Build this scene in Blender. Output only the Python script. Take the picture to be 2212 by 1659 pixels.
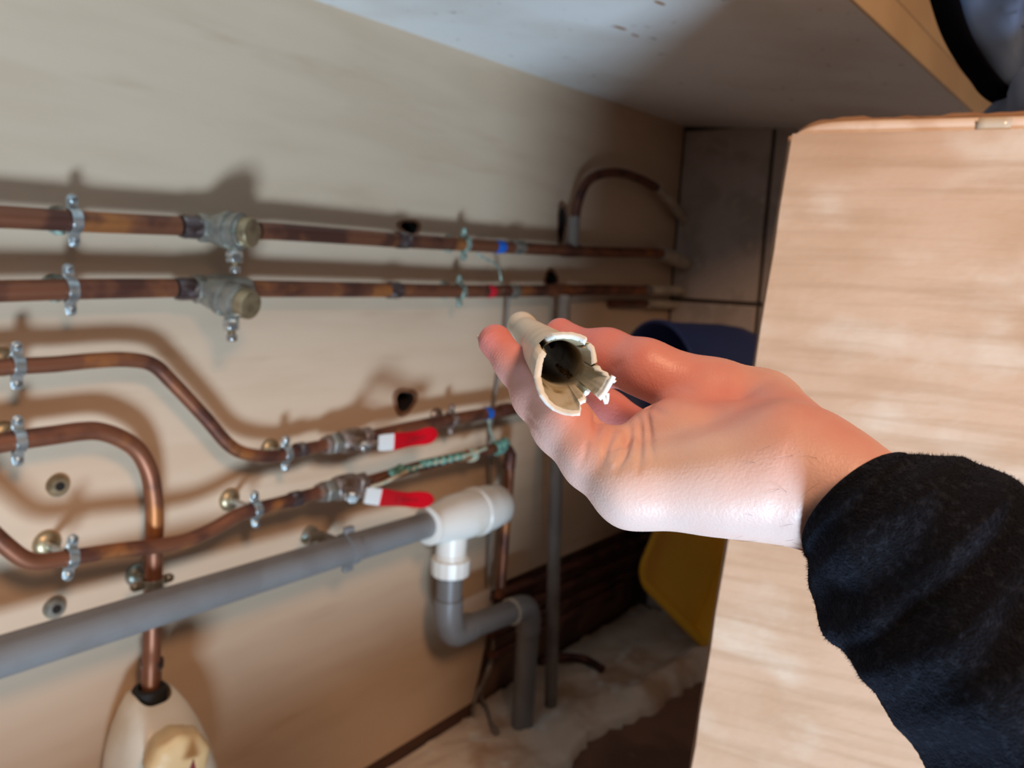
import bpy, math, random
import numpy as np
from math import pi, sin, cos, radians
from mathutils import Vector

random.seed(7); np.random.seed(7)
S = bpy.context.scene
COL = S.collection
for o in list(bpy.data.objects):
    bpy.data.objects.remove(o)

# ------------------------------------------------------------------ camera
# room axes: x runs along the pipe wall, y points into that wall (front of the ply board is y = 0), z is up, floor is z = 0
F = 1670.0; CX, CY = 1106.0, 829.5
CAM = np.array([0.0, -0.89, 0.85])
_yaw, _pit, _rol = radians(37), radians(7.5), radians(3.2)
_f0 = np.array([cos(_yaw), sin(_yaw), 0]); _r0 = np.array([sin(_yaw), -cos(_yaw), 0]); _u0 = np.array([0, 0, 1.0])
FW = _f0*cos(_pit) - _u0*sin(_pit); _u = _u0*cos(_pit) + _f0*sin(_pit)
RT = cos(_rol)*_r0 + sin(_rol)*_u; UP = cos(_rol)*_u - sin(_rol)*_r0
cam = bpy.data.cameras.new('camera'); co = bpy.data.objects.new('camera', cam); COL.objects.link(co)
from mathutils import Matrix
m = Matrix.Identity(4)
for i in range(3):
    m[i][0] = RT[i]; m[i][1] = UP[i]; m[i][2] = -FW[i]; m[i][3] = CAM[i]
co.matrix_world = m
cam.sensor_width = 36; cam.lens = F/2212*36; cam.clip_start = 0.01
cam.dof.use_dof = True; cam.dof.focus_distance = 0.285; cam.dof.aperture_fstop = 12.5
S.camera = co

# ------------------------------------------------------------------ light
def area(name, loc, target, size, power, color):
    l = bpy.data.lights.new(name, 'AREA'); l.shape = 'DISK'; l.size = size; l.energy = power; l.color = color
    o = bpy.data.objects.new(name, l); COL.objects.link(o); o.location = loc
    d = Vector(target) - Vector(loc); o.rotation_euler = d.to_track_quat('-Z', 'Y').to_euler()
    return o
# cool daylight rises from below; the ledge is added to shade the lower wall
area('daylight_from_below', (-0.70, -2.00, -0.70), (0.45, -0.40, 0.85), 0.66, 97.0, (0.59, 0.80, 1.0))
area('warm_ceiling_lamp', (-0.15, -1.75, 1.80), (0.7, -0.1, 0.4), 0.45, 20.0, (1.0, 0.62, 0.38))
w = bpy.data.worlds.new('world'); S.world = w; w.use_nodes = True
w.node_tree.nodes['Background'].inputs[0].default_value = (1.0, 0.82, 0.66, 1)
w.node_tree.nodes['Background'].inputs[1].default_value = 0.072
S.view_settings.view_transform = 'Standard'; S.view_settings.look = 'None'
S.view_settings.exposure = 0.0; S.view_settings.gamma = 1.0; S.view_settings.use_curve_mapping = False

# ------------------------------------------------------------------ survey helpers (points measured once, then fixed in the room)
def ray(x, y): return FW + RT*(x-CX)/F - UP*(y-CY)/F
def W(x, y, off=0.0):                       # point on a plane parallel to the pipe wall, off metres in front of it
    d = ray(x, y); return CAM + d*((-off-CAM[1])/d[1])
def FLR(x, y, z=0.0):
    d = ray(x, y); return CAM + d*((z-CAM[2])/d[2])
def P(x, y, Z): return CAM + ray(x, y)*Z
def nrm(v):
    v = np.asarray(v, float); return v/np.linalg.norm(v)

# ------------------------------------------------------------------ materials
def mat(name, base, rough=0.5, metal=0.0, c2=None, scale=20.0, lo=0.45, hi=0.62, stretch=(1, 1, 1), c3=None, scale3=60.0,
        lo3=0.58, hi3=0.68, bump=0.0, bscale=200.0, coat=0.0, sheen=0.0, sss=0.0, spec=0.5, detail=4.0):
    M = bpy.data.materials.new(name); M.use_nodes = True
    nt = M.node_tree; N = nt.nodes; L = nt.links; b = N['Principled BSDF']
    b.inputs['Roughness'].default_value = rough; b.inputs['Metallic'].default_value = metal
    b.inputs['Specular IOR Level'].default_value = spec
    if coat: b.inputs['Coat Weight'].default_value = coat
    if sheen:
        b.inputs['Sheen Weight'].default_value = sheen; b.inputs['Sheen Roughness'].default_value = 0.5
        b.inputs['Sheen Tint'].default_value = (0.45, 0.6, 1.0, 1)
    if sss:
        b.inputs['Subsurface Weight'].default_value = sss; b.inputs['Subsurface Radius'].default_value = (1, 0.3, 0.2); b.inputs['Subsurface Scale'].default_value = 0.004
    tc = N.new('ShaderNodeTexCoord'); mp = N.new('ShaderNodeMapping'); L.new(tc.outputs['Object'], mp.inputs[0]); mp.inputs['Scale'].default_value = stretch
    oi = N.new('ShaderNodeObjectInfo'); vm = N.new('ShaderNodeVectorMath'); vm.operation = 'SCALE'; vm.inputs[0].default_value = (7.3, 3.1, 5.7); L.new(oi.outputs['Random'], vm.inputs[3]); L.new(vm.outputs[0], mp.inputs['Location'])
    rgb = N.new('ShaderNodeRGB'); rgb.outputs[0].default_value = (*base, 1); cur = rgb.outputs[0]
    def layer(cur, col, sc, lo, hi):
        n = N.new('ShaderNodeTexNoise'); n.inputs['Scale'].default_value = sc; n.inputs['Detail'].default_value = detail; L.new(mp.outputs[0], n.inputs['Vector'])
        r = N.new('ShaderNodeMapRange'); r.inputs[1].default_value = lo; r.inputs[2].default_value = hi; r.interpolation_type = 'SMOOTHSTEP'; L.new(n.outputs['Fac'], r.inputs[0])
        x = N.new('ShaderNodeMix'); x.data_type = 'RGBA'; L.new(r.outputs[0], x.inputs[0]); L.new(cur, x.inputs[6]); x.inputs[7].default_value = (*col, 1)
        return x.outputs[2]
    if c2: cur = layer(cur, c2, scale, lo, hi)
    if c3: cur = layer(cur, c3, scale3, lo3, hi3)
    L.new(cur, b.inputs['Base Color'])
    if bump:
        n = N.new('ShaderNodeTexNoise'); n.inputs['Scale'].default_value = bscale; n.inputs['Detail'].default_value = 5; L.new(mp.outputs[0], n.inputs['Vector'])
        bp = N.new('ShaderNodeBump'); bp.inputs['Strength'].default_value = bump; bp.inputs['Distance'].default_value = 0.002
        L.new(n.outputs['Fac'], bp.inputs['Height']); L.new(bp.outputs[0], b.inputs['Normal'])
    return M

M = {}
M['board'] = mat('painted_ply', (0.60, 0.45, 0.32), 0.62, c2=(0.56, 0.41, 0.285), scale=3.0, lo=0.40, hi=0.68, stretch=(1.2, 1, 7), c3=(0.52, 0.37, 0.25), scale3=4, lo3=0.58, hi3=0.80, bump=0.08, bscale=70)
M['ceil'] = mat('mouldy_white_board', (0.82, 0.84, 0.84), 0.6, c2=(0.73, 0.72, 0.69), scale=4, lo=0.45, hi=0.7, c3=(0.38, 0.35, 0.30), scale3=55, lo3=0.66, hi3=0.76, bump=0.1, bscale=90)
M['dark_wood'] = mat('dark_batten', (0.075, 0.030, 0.018), 0.7, c2=(0.035, 0.016, 0.012), scale=9, stretch=(1, 4, 4))
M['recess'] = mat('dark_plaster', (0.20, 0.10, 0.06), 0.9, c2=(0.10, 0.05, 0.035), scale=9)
M['tile'] = mat('grey_stone', (0.50, 0.425, 0.385), 0.85, c2=(0.42, 0.355, 0.315), scale=14, c3=(0.54, 0.46, 0.41), scale3=40, bump=0.3, bscale=120)
M['grout'] = mat('dark_joint', (0.07, 0.055, 0.045), 0.95)
M['concrete'] = mat('dusty_concrete', (0.74, 0.60, 0.46), 0.95, c2=(0.50, 0.31, 0.19), scale=7, lo=0.46, hi=0.66, c3=(0.80, 0.73, 0.63), scale3=16, lo3=0.55, hi3=0.7, bump=0.8, bscale=70)
M['floor'] = mat('brown_floor', (0.20, 0.095, 0.055), 0.85, c2=(0.12, 0.055, 0.034), scale=5, c3=(0.18, 0.095, 0.055), scale3=22, lo3=0.62, hi3=0.75, bump=0.5, bscale=60)
M['fascia'] = mat('cream_edge', (0.64, 0.47, 0.28), 0.5, c2=(0.58, 0.41, 0.24), scale=6)
M['copper'] = mat('old_copper', (0.25, 0.095, 0.050), 0.46, 0.6, c2=(0.12, 0.048, 0.034), scale=16, lo=0.46, hi=0.62, c3=(0.45, 0.17, 0.055), scale3=13, lo3=0.55, hi3=0.68, stretch=(1, 1, 1))
M['copper_dark'] = mat('dark_copper', (0.15, 0.055, 0.038), 0.45, 0.5, c2=(0.07, 0.03, 0.025), scale=20)
M['solder'] = mat('tinned_joint', (0.17, 0.13, 0.13), 0.35, 0.8, c2=(0.10, 0.06, 0.055), scale=60, c3=(0.45, 0.42, 0.42), scale3=90, lo3=0.58, hi3=0.7)
M['zinc'] = mat('zinc_plate', (0.56, 0.62, 0.64), 0.30, 0.85, c2=(0.40, 0.45, 0.46), scale=90)
M['verdigris'] = mat('tarnished_green', (0.30, 0.36, 0.30), 0.6, 0.4, c2=(0.14, 0.15, 0.12), scale=90, c3=(0.42, 0.58, 0.50), scale3=120, lo3=0.55, hi3=0.62)
M['green'] = mat('verdigris_crust', (0.13, 0.31, 0.25), 0.9, c2=(0.05, 0.14, 0.11), scale=110, c3=(0.28, 0.48, 0.38), scale3=160, lo3=0.55, hi3=0.65, bump=1.0, bscale=300)
M['brass'] = mat('dull_brass', (0.42, 0.33, 0.20), 0.4, 0.75, c2=(0.27, 0.20, 0.12), scale=50)
M['brassgrey'] = mat('plated_brass', (0.36, 0.345, 0.30), 0.38, 0.7, c2=(0.26, 0.25, 0.215), scale=70, c3=(0.30, 0.40, 0.34), scale3=60, lo3=0.62, hi3=0.72)
M['chrome'] = mat('nickel', (0.66, 0.68, 0.68), 0.22, 0.9, c2=(0.45, 0.46, 0.46), scale=120)
M['pink_brass'] = mat('worn_valve_body', (0.34, 0.27, 0.24), 0.4, 0.7, c2=(0.22, 0.15, 0.11), scale=70, c3=(0.5, 0.45, 0.42), scale3=90)
M['steel'] = mat('pale_lever_steel', (0.74, 0.76, 0.75), 0.4, 0.25)
M['red'] = mat('red_vinyl', (0.60, 0.002, 0.012), 0.5, spec=0.25)
M['redtape'] = mat('red_tape', (0.52, 0.01, 0.025), 0.45)
M['darkred'] = mat('dark_print', (0.16, 0.004, 0.008), 0.6)
M['blue'] = mat('blue_tape', (0.008, 0.115, 0.52), 0.4)
M['grey'] = mat('grey_waste_plastic', (0.185, 0.185, 0.188), 0.42, c2=(0.165, 0.16, 0.16), scale=14)
M['greybrown'] = mat('dusty_grey_pipe', (0.21, 0.18, 0.155), 0.65, c2=(0.15, 0.12, 0.10), scale=12)
M['white'] = mat('white_plastic', (0.77, 0.75, 0.70), 0.35, c2=(0.70, 0.62, 0.50), scale=12, lo=0.55, hi=0.75)
M['cream'] = mat('cream_plastic', (0.70, 0.47, 0.23), 0.45)
M['ivory'] = mat('ivory_plastic', (0.74, 0.66, 0.54), 0.32, c2=(0.62, 0.50, 0.36), scale=9, lo=0.56, hi=0.75)
M['oldwhite'] = mat('dirty_white_sleeve', (0.52, 0.46, 0.37), 0.7, c2=(0.40, 0.34, 0.27), scale=25)
M['black'] = mat('black_rubber', (0.012, 0.010, 0.009), 0.7)
M['scorch'] = mat('scorched_wood', (0.27, 0.14, 0.075), 0.9, c2=(0.16, 0.08, 0.045), scale=60)
M['hole'] = mat('dark_hole_shade', (0.012, 0.007, 0.005), 0.95)  # near-black lining: burnt wood plus the hole's shade put into the colour
M['cable'] = mat('dusty_cable', (0.20, 0.17, 0.145), 0.8)
M['wire'] = mat('beige_wire', (0.55, 0.47, 0.33), 0.7, c2=(0.30, 0.42, 0.33), scale=60)
M['navy'] = mat('navy_plastic', (0.022, 0.040, 0.145), 0.5)
M['navy_in'] = mat('navy_inside', (0.006, 0.010, 0.035), 0.6)
M['yellow'] = mat('ochre_yellow_plastic', (0.84, 0.44, 0.018), 0.5, c2=(0.78, 0.40, 0.016), scale=6)
M['tape'] = mat('clear_parcel_tape', (0.62, 0.54, 0.43), 0.16, c2=(0.52, 0.42, 0.31), scale=18, coat=0.5)
M['kraft_edge'] = mat('torn_card_edge', (0.33, 0.19, 0.11), 0.9, c2=(0.22, 0.12, 0.07), scale=40)
M['jacket'] = mat('grey_blue_cloth', (0.065, 0.105, 0.19), 0.8, c2=(0.035, 0.048, 0.08), scale=9, lo=0.45, hi=0.62, sheen=0.2)
M['hem'] = mat('black_hem', (0.002, 0.002, 0.003), 0.95, spec=0.02)
M['fleece'] = mat('black_fleece', (0.0085, 0.0082, 0.0100), 0.95, c2=(0.018, 0.019, 0.025), scale=420, lo=0.5, hi=0.68, bump=0.8, bscale=1300, sheen=0.06, spec=0.04)
M['pvc'] = mat('aged_plastic_tube', (0.74, 0.64, 0.49), 0.38, c2=(0.66, 0.56, 0.42), scale=70, c3=(0.40, 0.35, 0.28), scale3=140, lo3=0.68, hi3=0.78)
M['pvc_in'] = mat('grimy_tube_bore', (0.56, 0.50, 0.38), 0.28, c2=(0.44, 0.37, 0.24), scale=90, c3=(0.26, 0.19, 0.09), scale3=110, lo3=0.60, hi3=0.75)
M['pvc_rim'] = mat('white_broken_edge', (0.84, 0.87, 0.84), 0.5)
M['crud'] = mat('brown_deposit', (0.12, 0.07, 0.02), 0.35, c2=(0.24, 0.17, 0.07), scale=200, bump=1.0, bscale=400)
M['nail'] = mat('fingernail', (0.72, 0.50, 0.45), 0.25)
M['hair'] = mat('dark_hair', (0.03, 0.02, 0.015), 0.5)

# corrugated card: broad flute bands, blotches and scuffs
def card_material():
    Mt = mat('corrugated_card', (0.58, 0.385, 0.26), 0.8, c2=(0.50, 0.31, 0.19), scale=7, lo=0.42, hi=0.68, c3=(0.66, 0.52, 0.40), scale3=10, lo3=0.5, hi3=0.75, stretch=(1, 1, 1.6), bump=0.25, bscale=160)
    nt = Mt.node_tree; N = nt.nodes; L = nt.links; b = N['Principled BSDF']
    tc = N.new('ShaderNodeTexCoord')
    mp = N.new('ShaderNodeMapping'); mp.inputs['Scale'].default_value = (6, 6, 95); L.new(tc.outputs['Object'], mp.inputs[0])
    n = N.new('ShaderNodeTexNoise'); n.inputs['Scale'].default_value = 1.0; n.inputs['Detail'].default_value = 3; L.new(mp.outputs[0], n.inputs['Vector'])
    r = N.new('ShaderNodeMapRange'); r.inputs[1].default_value = 0.47; r.inputs[2].default_value = 0.68; r.inputs[4].default_value = 0.55; L.new(n.outputs['Fac'], r.inputs[0])
    x = N.new('ShaderNodeMix'); x.data_type = 'RGBA'; L.new(r.outputs[0], x.inputs[0])
    src = b.inputs['Base Color'].links[0].from_socket
    L.new(src, x.inputs[6]); x.inputs[7].default_value = (0.42, 0.255, 0.15, 1); L.new(x.outputs[2], b.inputs['Base Color'])
    return Mt
M['card'] = card_material()

def skin_material():
    Mt = mat('skin', (0.74, 0.47, 0.40), 0.42, sss=0.12, bump=0.12, bscale=900)
    nt = Mt.node_tree; N = nt.nodes; L = nt.links; b = N['Principled BSDF']
    at = N.new('ShaderNodeAttribute'); at.attribute_name = 'flush_and_shade'
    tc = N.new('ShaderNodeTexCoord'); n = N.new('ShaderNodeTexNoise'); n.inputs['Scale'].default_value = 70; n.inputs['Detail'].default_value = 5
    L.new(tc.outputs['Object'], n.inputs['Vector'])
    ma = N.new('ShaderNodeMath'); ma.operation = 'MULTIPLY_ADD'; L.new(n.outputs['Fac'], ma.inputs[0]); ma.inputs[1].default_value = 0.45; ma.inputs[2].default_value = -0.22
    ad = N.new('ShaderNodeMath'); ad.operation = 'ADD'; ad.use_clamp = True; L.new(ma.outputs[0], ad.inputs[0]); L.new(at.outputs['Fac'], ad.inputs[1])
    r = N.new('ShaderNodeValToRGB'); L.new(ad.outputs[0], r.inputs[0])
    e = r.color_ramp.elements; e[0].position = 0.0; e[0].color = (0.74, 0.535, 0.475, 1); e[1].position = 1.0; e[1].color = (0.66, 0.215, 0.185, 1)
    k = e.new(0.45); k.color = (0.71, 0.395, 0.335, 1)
    L.new(r.outputs[0], b.inputs['Base Color'])
    return Mt
M['skin'] = skin_material()

# ------------------------------------------------------------------ mesh builder
class MB:
    def __init__(s): s.v = []; s.f = []
    def add(s, v, f):
        k = len(s.v); s.v += [np.asarray(p, float) for p in v]; s.f += [tuple(k+i for i in q) for q in f]; return s
    def tube(s, pts, r, n=16, caps=True):
        pts = [np.asarray(p, float) for p in pts]; m_ = len(pts)
        rs = [r]*m_ if np.isscalar(r) else list(r)
        T = [nrm(pts[min(i+1, m_-1)]-pts[max(i-1, 0)]) for i in range(m_)]
        a = np.array([0, -1.0, 0.02]) if abs(T[0][1]) < 0.9 else np.array([0, 0, 1.0])
        u = nrm(a - T[0]*(a@T[0])); V = []; Fc = []
        for i in range(m_):
            u = nrm(u - T[i]*(u@T[i])); w_ = np.cross(T[i], u)
            for j in range(n):
                th = 2*pi*j/n; V.append(pts[i]+rs[i]*(cos(th)*u+sin(th)*w_))
        for i in range(m_-1):
            for j in range(n):
                Fc.append((i*n+j, i*n+(j+1) % n, (i+1)*n+(j+1) % n, (i+1)*n+j))
        if caps: Fc.append(tuple(range(n))[::-1]); Fc.append(tuple((m_-1)*n+j for j in range(n)))
        return s.add(V, Fc)
    def lathe(s, o, ax, prof, n=24, phase=0.0, flute=0.0, lobes=0):
        o = np.asarray(o, float); ax = nrm(ax); a = np.array([0, 0, 1.0]) if abs(ax[2]) < 0.9 else np.array([1.0, 0, 0])
        u = nrm(a-ax*(a@ax)); w_ = np.cross(ax, u); V = []; Fc = []; m_ = len(prof)
        for (t, r) in prof:
            for j in range(n):
                th = 2*pi*j/n+phase; rr = r*(1+flute*cos(lobes*th)); V.append(o+ax*t+rr*(cos(th)*u+sin(th)*w_))
        for i in range(m_-1):
            for j in range(n): Fc.append((i*n+j, i*n+(j+1) % n, (i+1)*n+(j+1) % n, (i+1)*n+j))
        Fc.append(tuple(range(n))[::-1]); Fc.append(tuple((m_-1)*n+j for j in range(n)))
        return s.add(V, Fc)
    def box(s, c, a, b, d):
        c, a, b, d = [np.asarray(q, float) for q in (c, a, b, d)]; V = []
        for i in (-1, 1):
            for j in (-1, 1):
                for k in (-1, 1): V.append(c+i*a+j*b+k*d)
        Fc = [(0, 1, 3, 2), (4, 6, 7, 5), (0, 4, 5, 1), (2, 3, 7, 6), (0, 2, 6, 4), (1, 5, 7, 3)]
        if np.dot(np.cross(a, b), d) < 0: Fc = [q[::-1] for q in Fc]
        return s.add(V, Fc)
    def prism(s, poly, ext):
        n = len(poly); poly = [np.asarray(p, float) for p in poly]; ext = np.asarray(ext, float)
        V = poly+[p+ext for p in poly]
        Fc = [tuple(range(n))[::-1], tuple(range(n, 2*n))]+[(i, (i+1) % n, n+(i+1) % n, n+i) for i in range(n)]
        return s.add(V, Fc)
    def grid(s, rows, close=False):
        m_, n = len(rows), len(rows[0]); V = [p for r in rows for p in r]; Fc = []
        for i in range(m_-1):
            for j in range(n if close else n-1):
                Fc.append((i*n+j, i*n+(j+1) % n, (i+1)*n+(j+1) % n, (i+1)*n+j))
        return s.add(V, Fc)
    def strap(s, c, ax, u, r0, r1, wd, a0, a1, n=14):
        """a bent flat band around axis ax; angle 0 along u"""
        ax = nrm(ax); u = nrm(u); v = np.cross(ax, u); V = []; Fc = []
        for i in range(n+1):
            th = a0+(a1-a0)*i/n; e = cos(th)*u+sin(th)*v
            V += [c+e*r0-ax*wd, c+e*r1-ax*wd, c+e*r1+ax*wd, c+e*r0+ax*wd]
        for i in range(n):
            for j in range(4): Fc.append((i*4+j, i*4+(j+1) % 4, (i+1)*4+(j+1) % 4, (i+1)*4+j))
        Fc += [(3, 2, 1, 0), (n*4, n*4+1, n*4+2, n*4+3)]
        return s.add(V, Fc)
    def build(s, name, mt, parent=None, bevel=0.0, ang=38, loc=None, subsurf=0):
        L0 = np.zeros(3); q = parent
        while q is not None: L0 += np.array(q.location); q = q.parent
        if loc is not None and parent is None: L0 = np.asarray(loc, float)
        me = bpy.data.meshes.new(name); me.from_pydata([tuple(p-L0) for p in s.v], [], s.f); me.validate()
        import bmesh
        bm = bmesh.new(); bm.from_mesh(me); bmesh.ops.recalc_face_normals(bm, faces=bm.faces); bm.to_mesh(me); bm.free()
        for p in me.polygons: p.use_smooth = True
        me.set_sharp_from_angle(angle=radians(ang))
        me.materials.append(mt); o = bpy.data.objects.new(name, me); COL.objects.link(o)
        if parent is not None: o.parent = parent
        elif loc is not None: o.location = tuple(L0)
        if bevel:
            b = o.modifiers.new('bevel', 'BEVEL'); b.width = bevel; b.segments = 2; b.limit_method = 'ANGLE'; b.angle_limit = radians(35)
        if subsurf:
            q_ = o.modifiers.new('sub', 'SUBSURF'); q_.levels = subsurf; q_.render_levels = subsurf
        return o

def tag(o, label, cat, group=None):
    o['label'] = label; o['category'] = cat
    if group: o['group'] = group
    return o
def thing(name, label, cat, loc, group=None):
    o = bpy.data.objects.new(name, None); o.empty_display_size = 0.02; COL.objects.link(o); o.location = tuple(float(c) for c in loc)
    return tag(o, label, cat, group)
def struct(o): o['kind'] = 'structure'; return o

def spline(pts, k=8):
    pts = [np.asarray(p, float) for p in pts]; out = []
    Q = [2*pts[0]-pts[1]]+pts+[2*pts[-1]-pts[-2]]
    for i in range(1, len(Q)-2):
        a, b, c, d = Q[i-1:i+3]
        for j in range(k):
            t = j/k; out.append(0.5*((2*b)+(c-a)*t+(2*a-5*b+4*c-d)*t*t+(-a+3*b-3*c+d)*t**3))
    out.append(pts[-1]); return out
def wl(pts, off):                              # wall polyline -> room points at stand-off
    return [W(p[0], p[1], p[2] if len(p) > 2 else off) for p in pts]

# ------------------------------------------------------------------ the setting
XF = 1.835                                       # stone end wall
# ply backing board, its lower right corner cut away over a recess; drilled holes are real holes
poly = [(-0.7, 0.030), (1.112, 0.030), (1.150, 0.176), (1.165, 0.255), (XF, 0.247), (XF, 1.275), (-0.7, 1.165)]
mb = MB().prism([np.array([x, 0, z]) for x, z in poly], (0, 0.022, 0))
board = struct(mb.build('wall_left', M['board'], ang=30))
cut = MB()
for (px, py, rx, rz) in [(885, 491, .019, .0095), (1190, 602, .019, .014), (874, 866, .020, .0165), (1213, 482, .012, .034)]:
    c = W(px, py); n = 18; V = []
    for yy in (-0.01, 0.03):
        for j in range(n):
            th = 2*pi*j/n; k = 1+0.12*sin(3*th+px); V.append(c+np.array([rx*k*cos(th), yy, rz*k*sin(th)]))
    cut.add(V, [tuple(range(n))[::-1], tuple(range(n, 2*n))]+[(j, (j+1) % n, n+(j+1) % n, n+j) for j in range(n)])
co_ = cut.build('cutter', M['hole'])
bo = board.modifiers.new('holes', 'BOOLEAN'); bo.operation = 'DIFFERENCE'; bo.solver = 'EXACT'; bo.object = co_
dg = bpy.context.evaluated_depsgraph_get(); nm = bpy.data.meshes.new_from_object(board.evaluated_get(dg))
board.modifiers.clear(); board.data = nm; bpy.data.objects.remove(co_)
nm.materials.clear(); nm.materials.append(M['board'])
for p in nm.polygons: p.use_smooth = False
for (px, py, rx, rz) in [(885, 491, .019, .0095), (1190, 602, .019, .014), (874, 866, .020, .0165), (1213, 482, .012, .034)]:
    c = W(px, py); n = 18; R4 = []
    for yy, kk in ((-0.0004, 1.45), (-0.0005, .99), (0.012, .97), (0.030, .9), (0.030, .01)):
        R4.append([c+np.array([rx*kk*(1+0.12*sin(3*2*pi*j/n+px))*cos(2*pi*j/n), yy, rz*kk*(1+0.12*sin(3*2*pi*j/n+px))*sin(2*pi*j/n)]) for j in range(n)])
    MB().grid(R4[:2], close=True).build('scorched_rim', M['scorch'], board); MB().grid(R4[1:], close=True).build('drill_hole', M['hole'], board)
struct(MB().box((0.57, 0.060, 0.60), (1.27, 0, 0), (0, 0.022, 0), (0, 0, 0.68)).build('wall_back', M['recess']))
# end wall of large stone tiles with recessed joints
wall = struct(MB().box((XF+0.055, -0.55, 0.60), (0.045, 0, 0), (0, 0.60, 0), (0, 0, 0.70)).build('wall_right', M['grout'], loc=(XF, -0.55, 0)))
yj, zj = -0.229, 0.829; g = 0.0045
ys = [0.0, yj, yj-0.30, yj-0.60, -1.15]; zs = [0.0, 0.19, 0.509, zj, 1.25]
for a in range(4):
    for b in range(4):
        y1, y0 = ys[a]-g, ys[a+1]+g; z0, z1 = zs[b]+g, zs[b+1]-g
        MB().box((XF+0.006, (y0+y1)/2, (z0+z1)/2), (0.008, 0, 0), (0, (y1-y0)/2, 0), (0, 0, (z1-z0)/2)).build('stone_tile', M['tile'], wall, bevel=0.003)
# sloping board over the pipes
nC = np.array([0.04317557, 0.09773862, -0.99427513]); aC = np.array([0.69545, 0.0, 1.20913])
def zc(x, y): return aC[2]+(nC[0]*(x-aC[0])+nC[1]*(y-aC[1]))/(-nC[2])
def yfront(x): return -0.645-0.018*(x-0.85)/0.2*0.35
cp = [(-0.7, 0.02), (XF, 0.02), (XF, yfront(XF)), (-0.7, yfront(-0.7))]
ceil = struct(MB().prism([np.array([x, y, zc(x, y)]) for x, y in cp], (0, 0, 0.03)).build('ceiling', M['ceil']))
spots = MB()
for (px, py, L_) in [(1340, 60, .012), (1372, 76, .008), (1425, 6, .010)]:
    d = ray(px, py); c = CAM+d*(((aC-CAM)@nC)/(d@nC)); u = nrm(np.array([1, -0.15, zc(1, -.15)-zc(0, 0)])); v = nrm(np.cross(nC, u))
    n = 10; spots.prism([c+u*L_*cos(2*pi*j/n)+v*L_*0.35*sin(2*pi*j/n)-nC*(-0.0004) for j in range(n)], -nC*0.001)
rs = spots.build('rust_stain', mat('rust', (0.34, 0.16, 0.07), 0.8), ceil)
xs = [-0.7, XF]
def fas(z0, z1, y0, y1, name, mt):
    pl = []
    V = []
    for x in xs:
        yb = yfront(x); zb = zc(x, yb)
        V += [(x, yb+y0, zb+z0), (x, yb+y1, zb+z0), (x, yb+y1, zb+z1), (x, yb+y0, zb+z1)]
    return struct(MB().add(V, [(0, 1, 2, 3), (7, 6, 5, 4), (0, 4, 5, 1), (1, 5, 6, 2), (2, 6, 7, 3), (3, 7, 4, 0)]).build(name, mt, bevel=0.0015))
fas(-0.0015, 0.040, -0.004, 0.0, 'trim_1', M['fascia'])
fas(0.0406, 0.160, -0.0036, 0.012, 'trim_2', M['fascia'])
struct(MB().box((0.20, 0.012, 0.015), (0.91, 0, 0), (0, 0.010, 0), (0, 0, 0.0145)).build('baseboard_back', M['dark_wood']))
# floor: brown boards lower, rough concrete strip at the wall
struct(MB().prism([(-.7, .1, -.065), (-.7, -.725, -.065), (.585, -.725, -.065), (.585, -.56, -.065), (1.84, -.56, -.065), (1.84, .1, -.065)], (0, 0, .040)).build('floor', M['floor']))  # front edge, out of view, set forward to shade the lower wall
struct(MB().prism([(-.7, -.72, -.88), (.58, -.72, -.88), (.58, -.555, -.88), (1.84, -.555, -.88), (1.84, -.535, -.88), (.56, -.535, -.88), (.56, -.70, -.88), (-.7, -.70, -.88)], (0, 0, .815)).build('added_ledge_front', M['recess']))  # unseen ledge front, added to hold back the low daylight
struct(MB().box((0.20, -1.60, -0.90), (2.2, 0, 0), (0, 1.6, 0), (0, 0, 0.02)).build('floor_2', M['floor']))  # unseen lower room floor, invented to go with the ledge
rows = []; nx = 150
rng = np.random.RandomState(3)
edge = [0]*(nx+1)
for i in range(nx+1):
    x = -0.7+(XF+0.7)*i/nx
    edge[i] = -(0.205+0.05*(x-1.0)*(x > 1.0)*1.4+0.016*sin(9*x)+0.010*sin(23*x+1)+0.006*rng.randn())
ny = 22
for k in range(ny+1):
    r = []
    for i in range(nx+1):
        x = -0.7+(XF+0.7)*i/nx; t = k/ny; y = 0.02+(edge[i]-0.02)*t
        z = 0.004*sin(14*x+3*y*10)*sin(31*y)+0.0025*rng.randn()+(0.022*math.exp(-((t-0.86)/0.09)**2) if 1.38 < x < 1.75 else 0)
        r.append(np.array([x, y, z-(0.0 if t < 0.97 else 0.006)]))
    rows.append(r)
rows.append([np.array([p[0], p[1]-0.004, -0.026]) for p in rows[-1]])
slab = MB().grid(rows); struct(slab.build('floor_slab', M['concrete'], ang=70))

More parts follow.
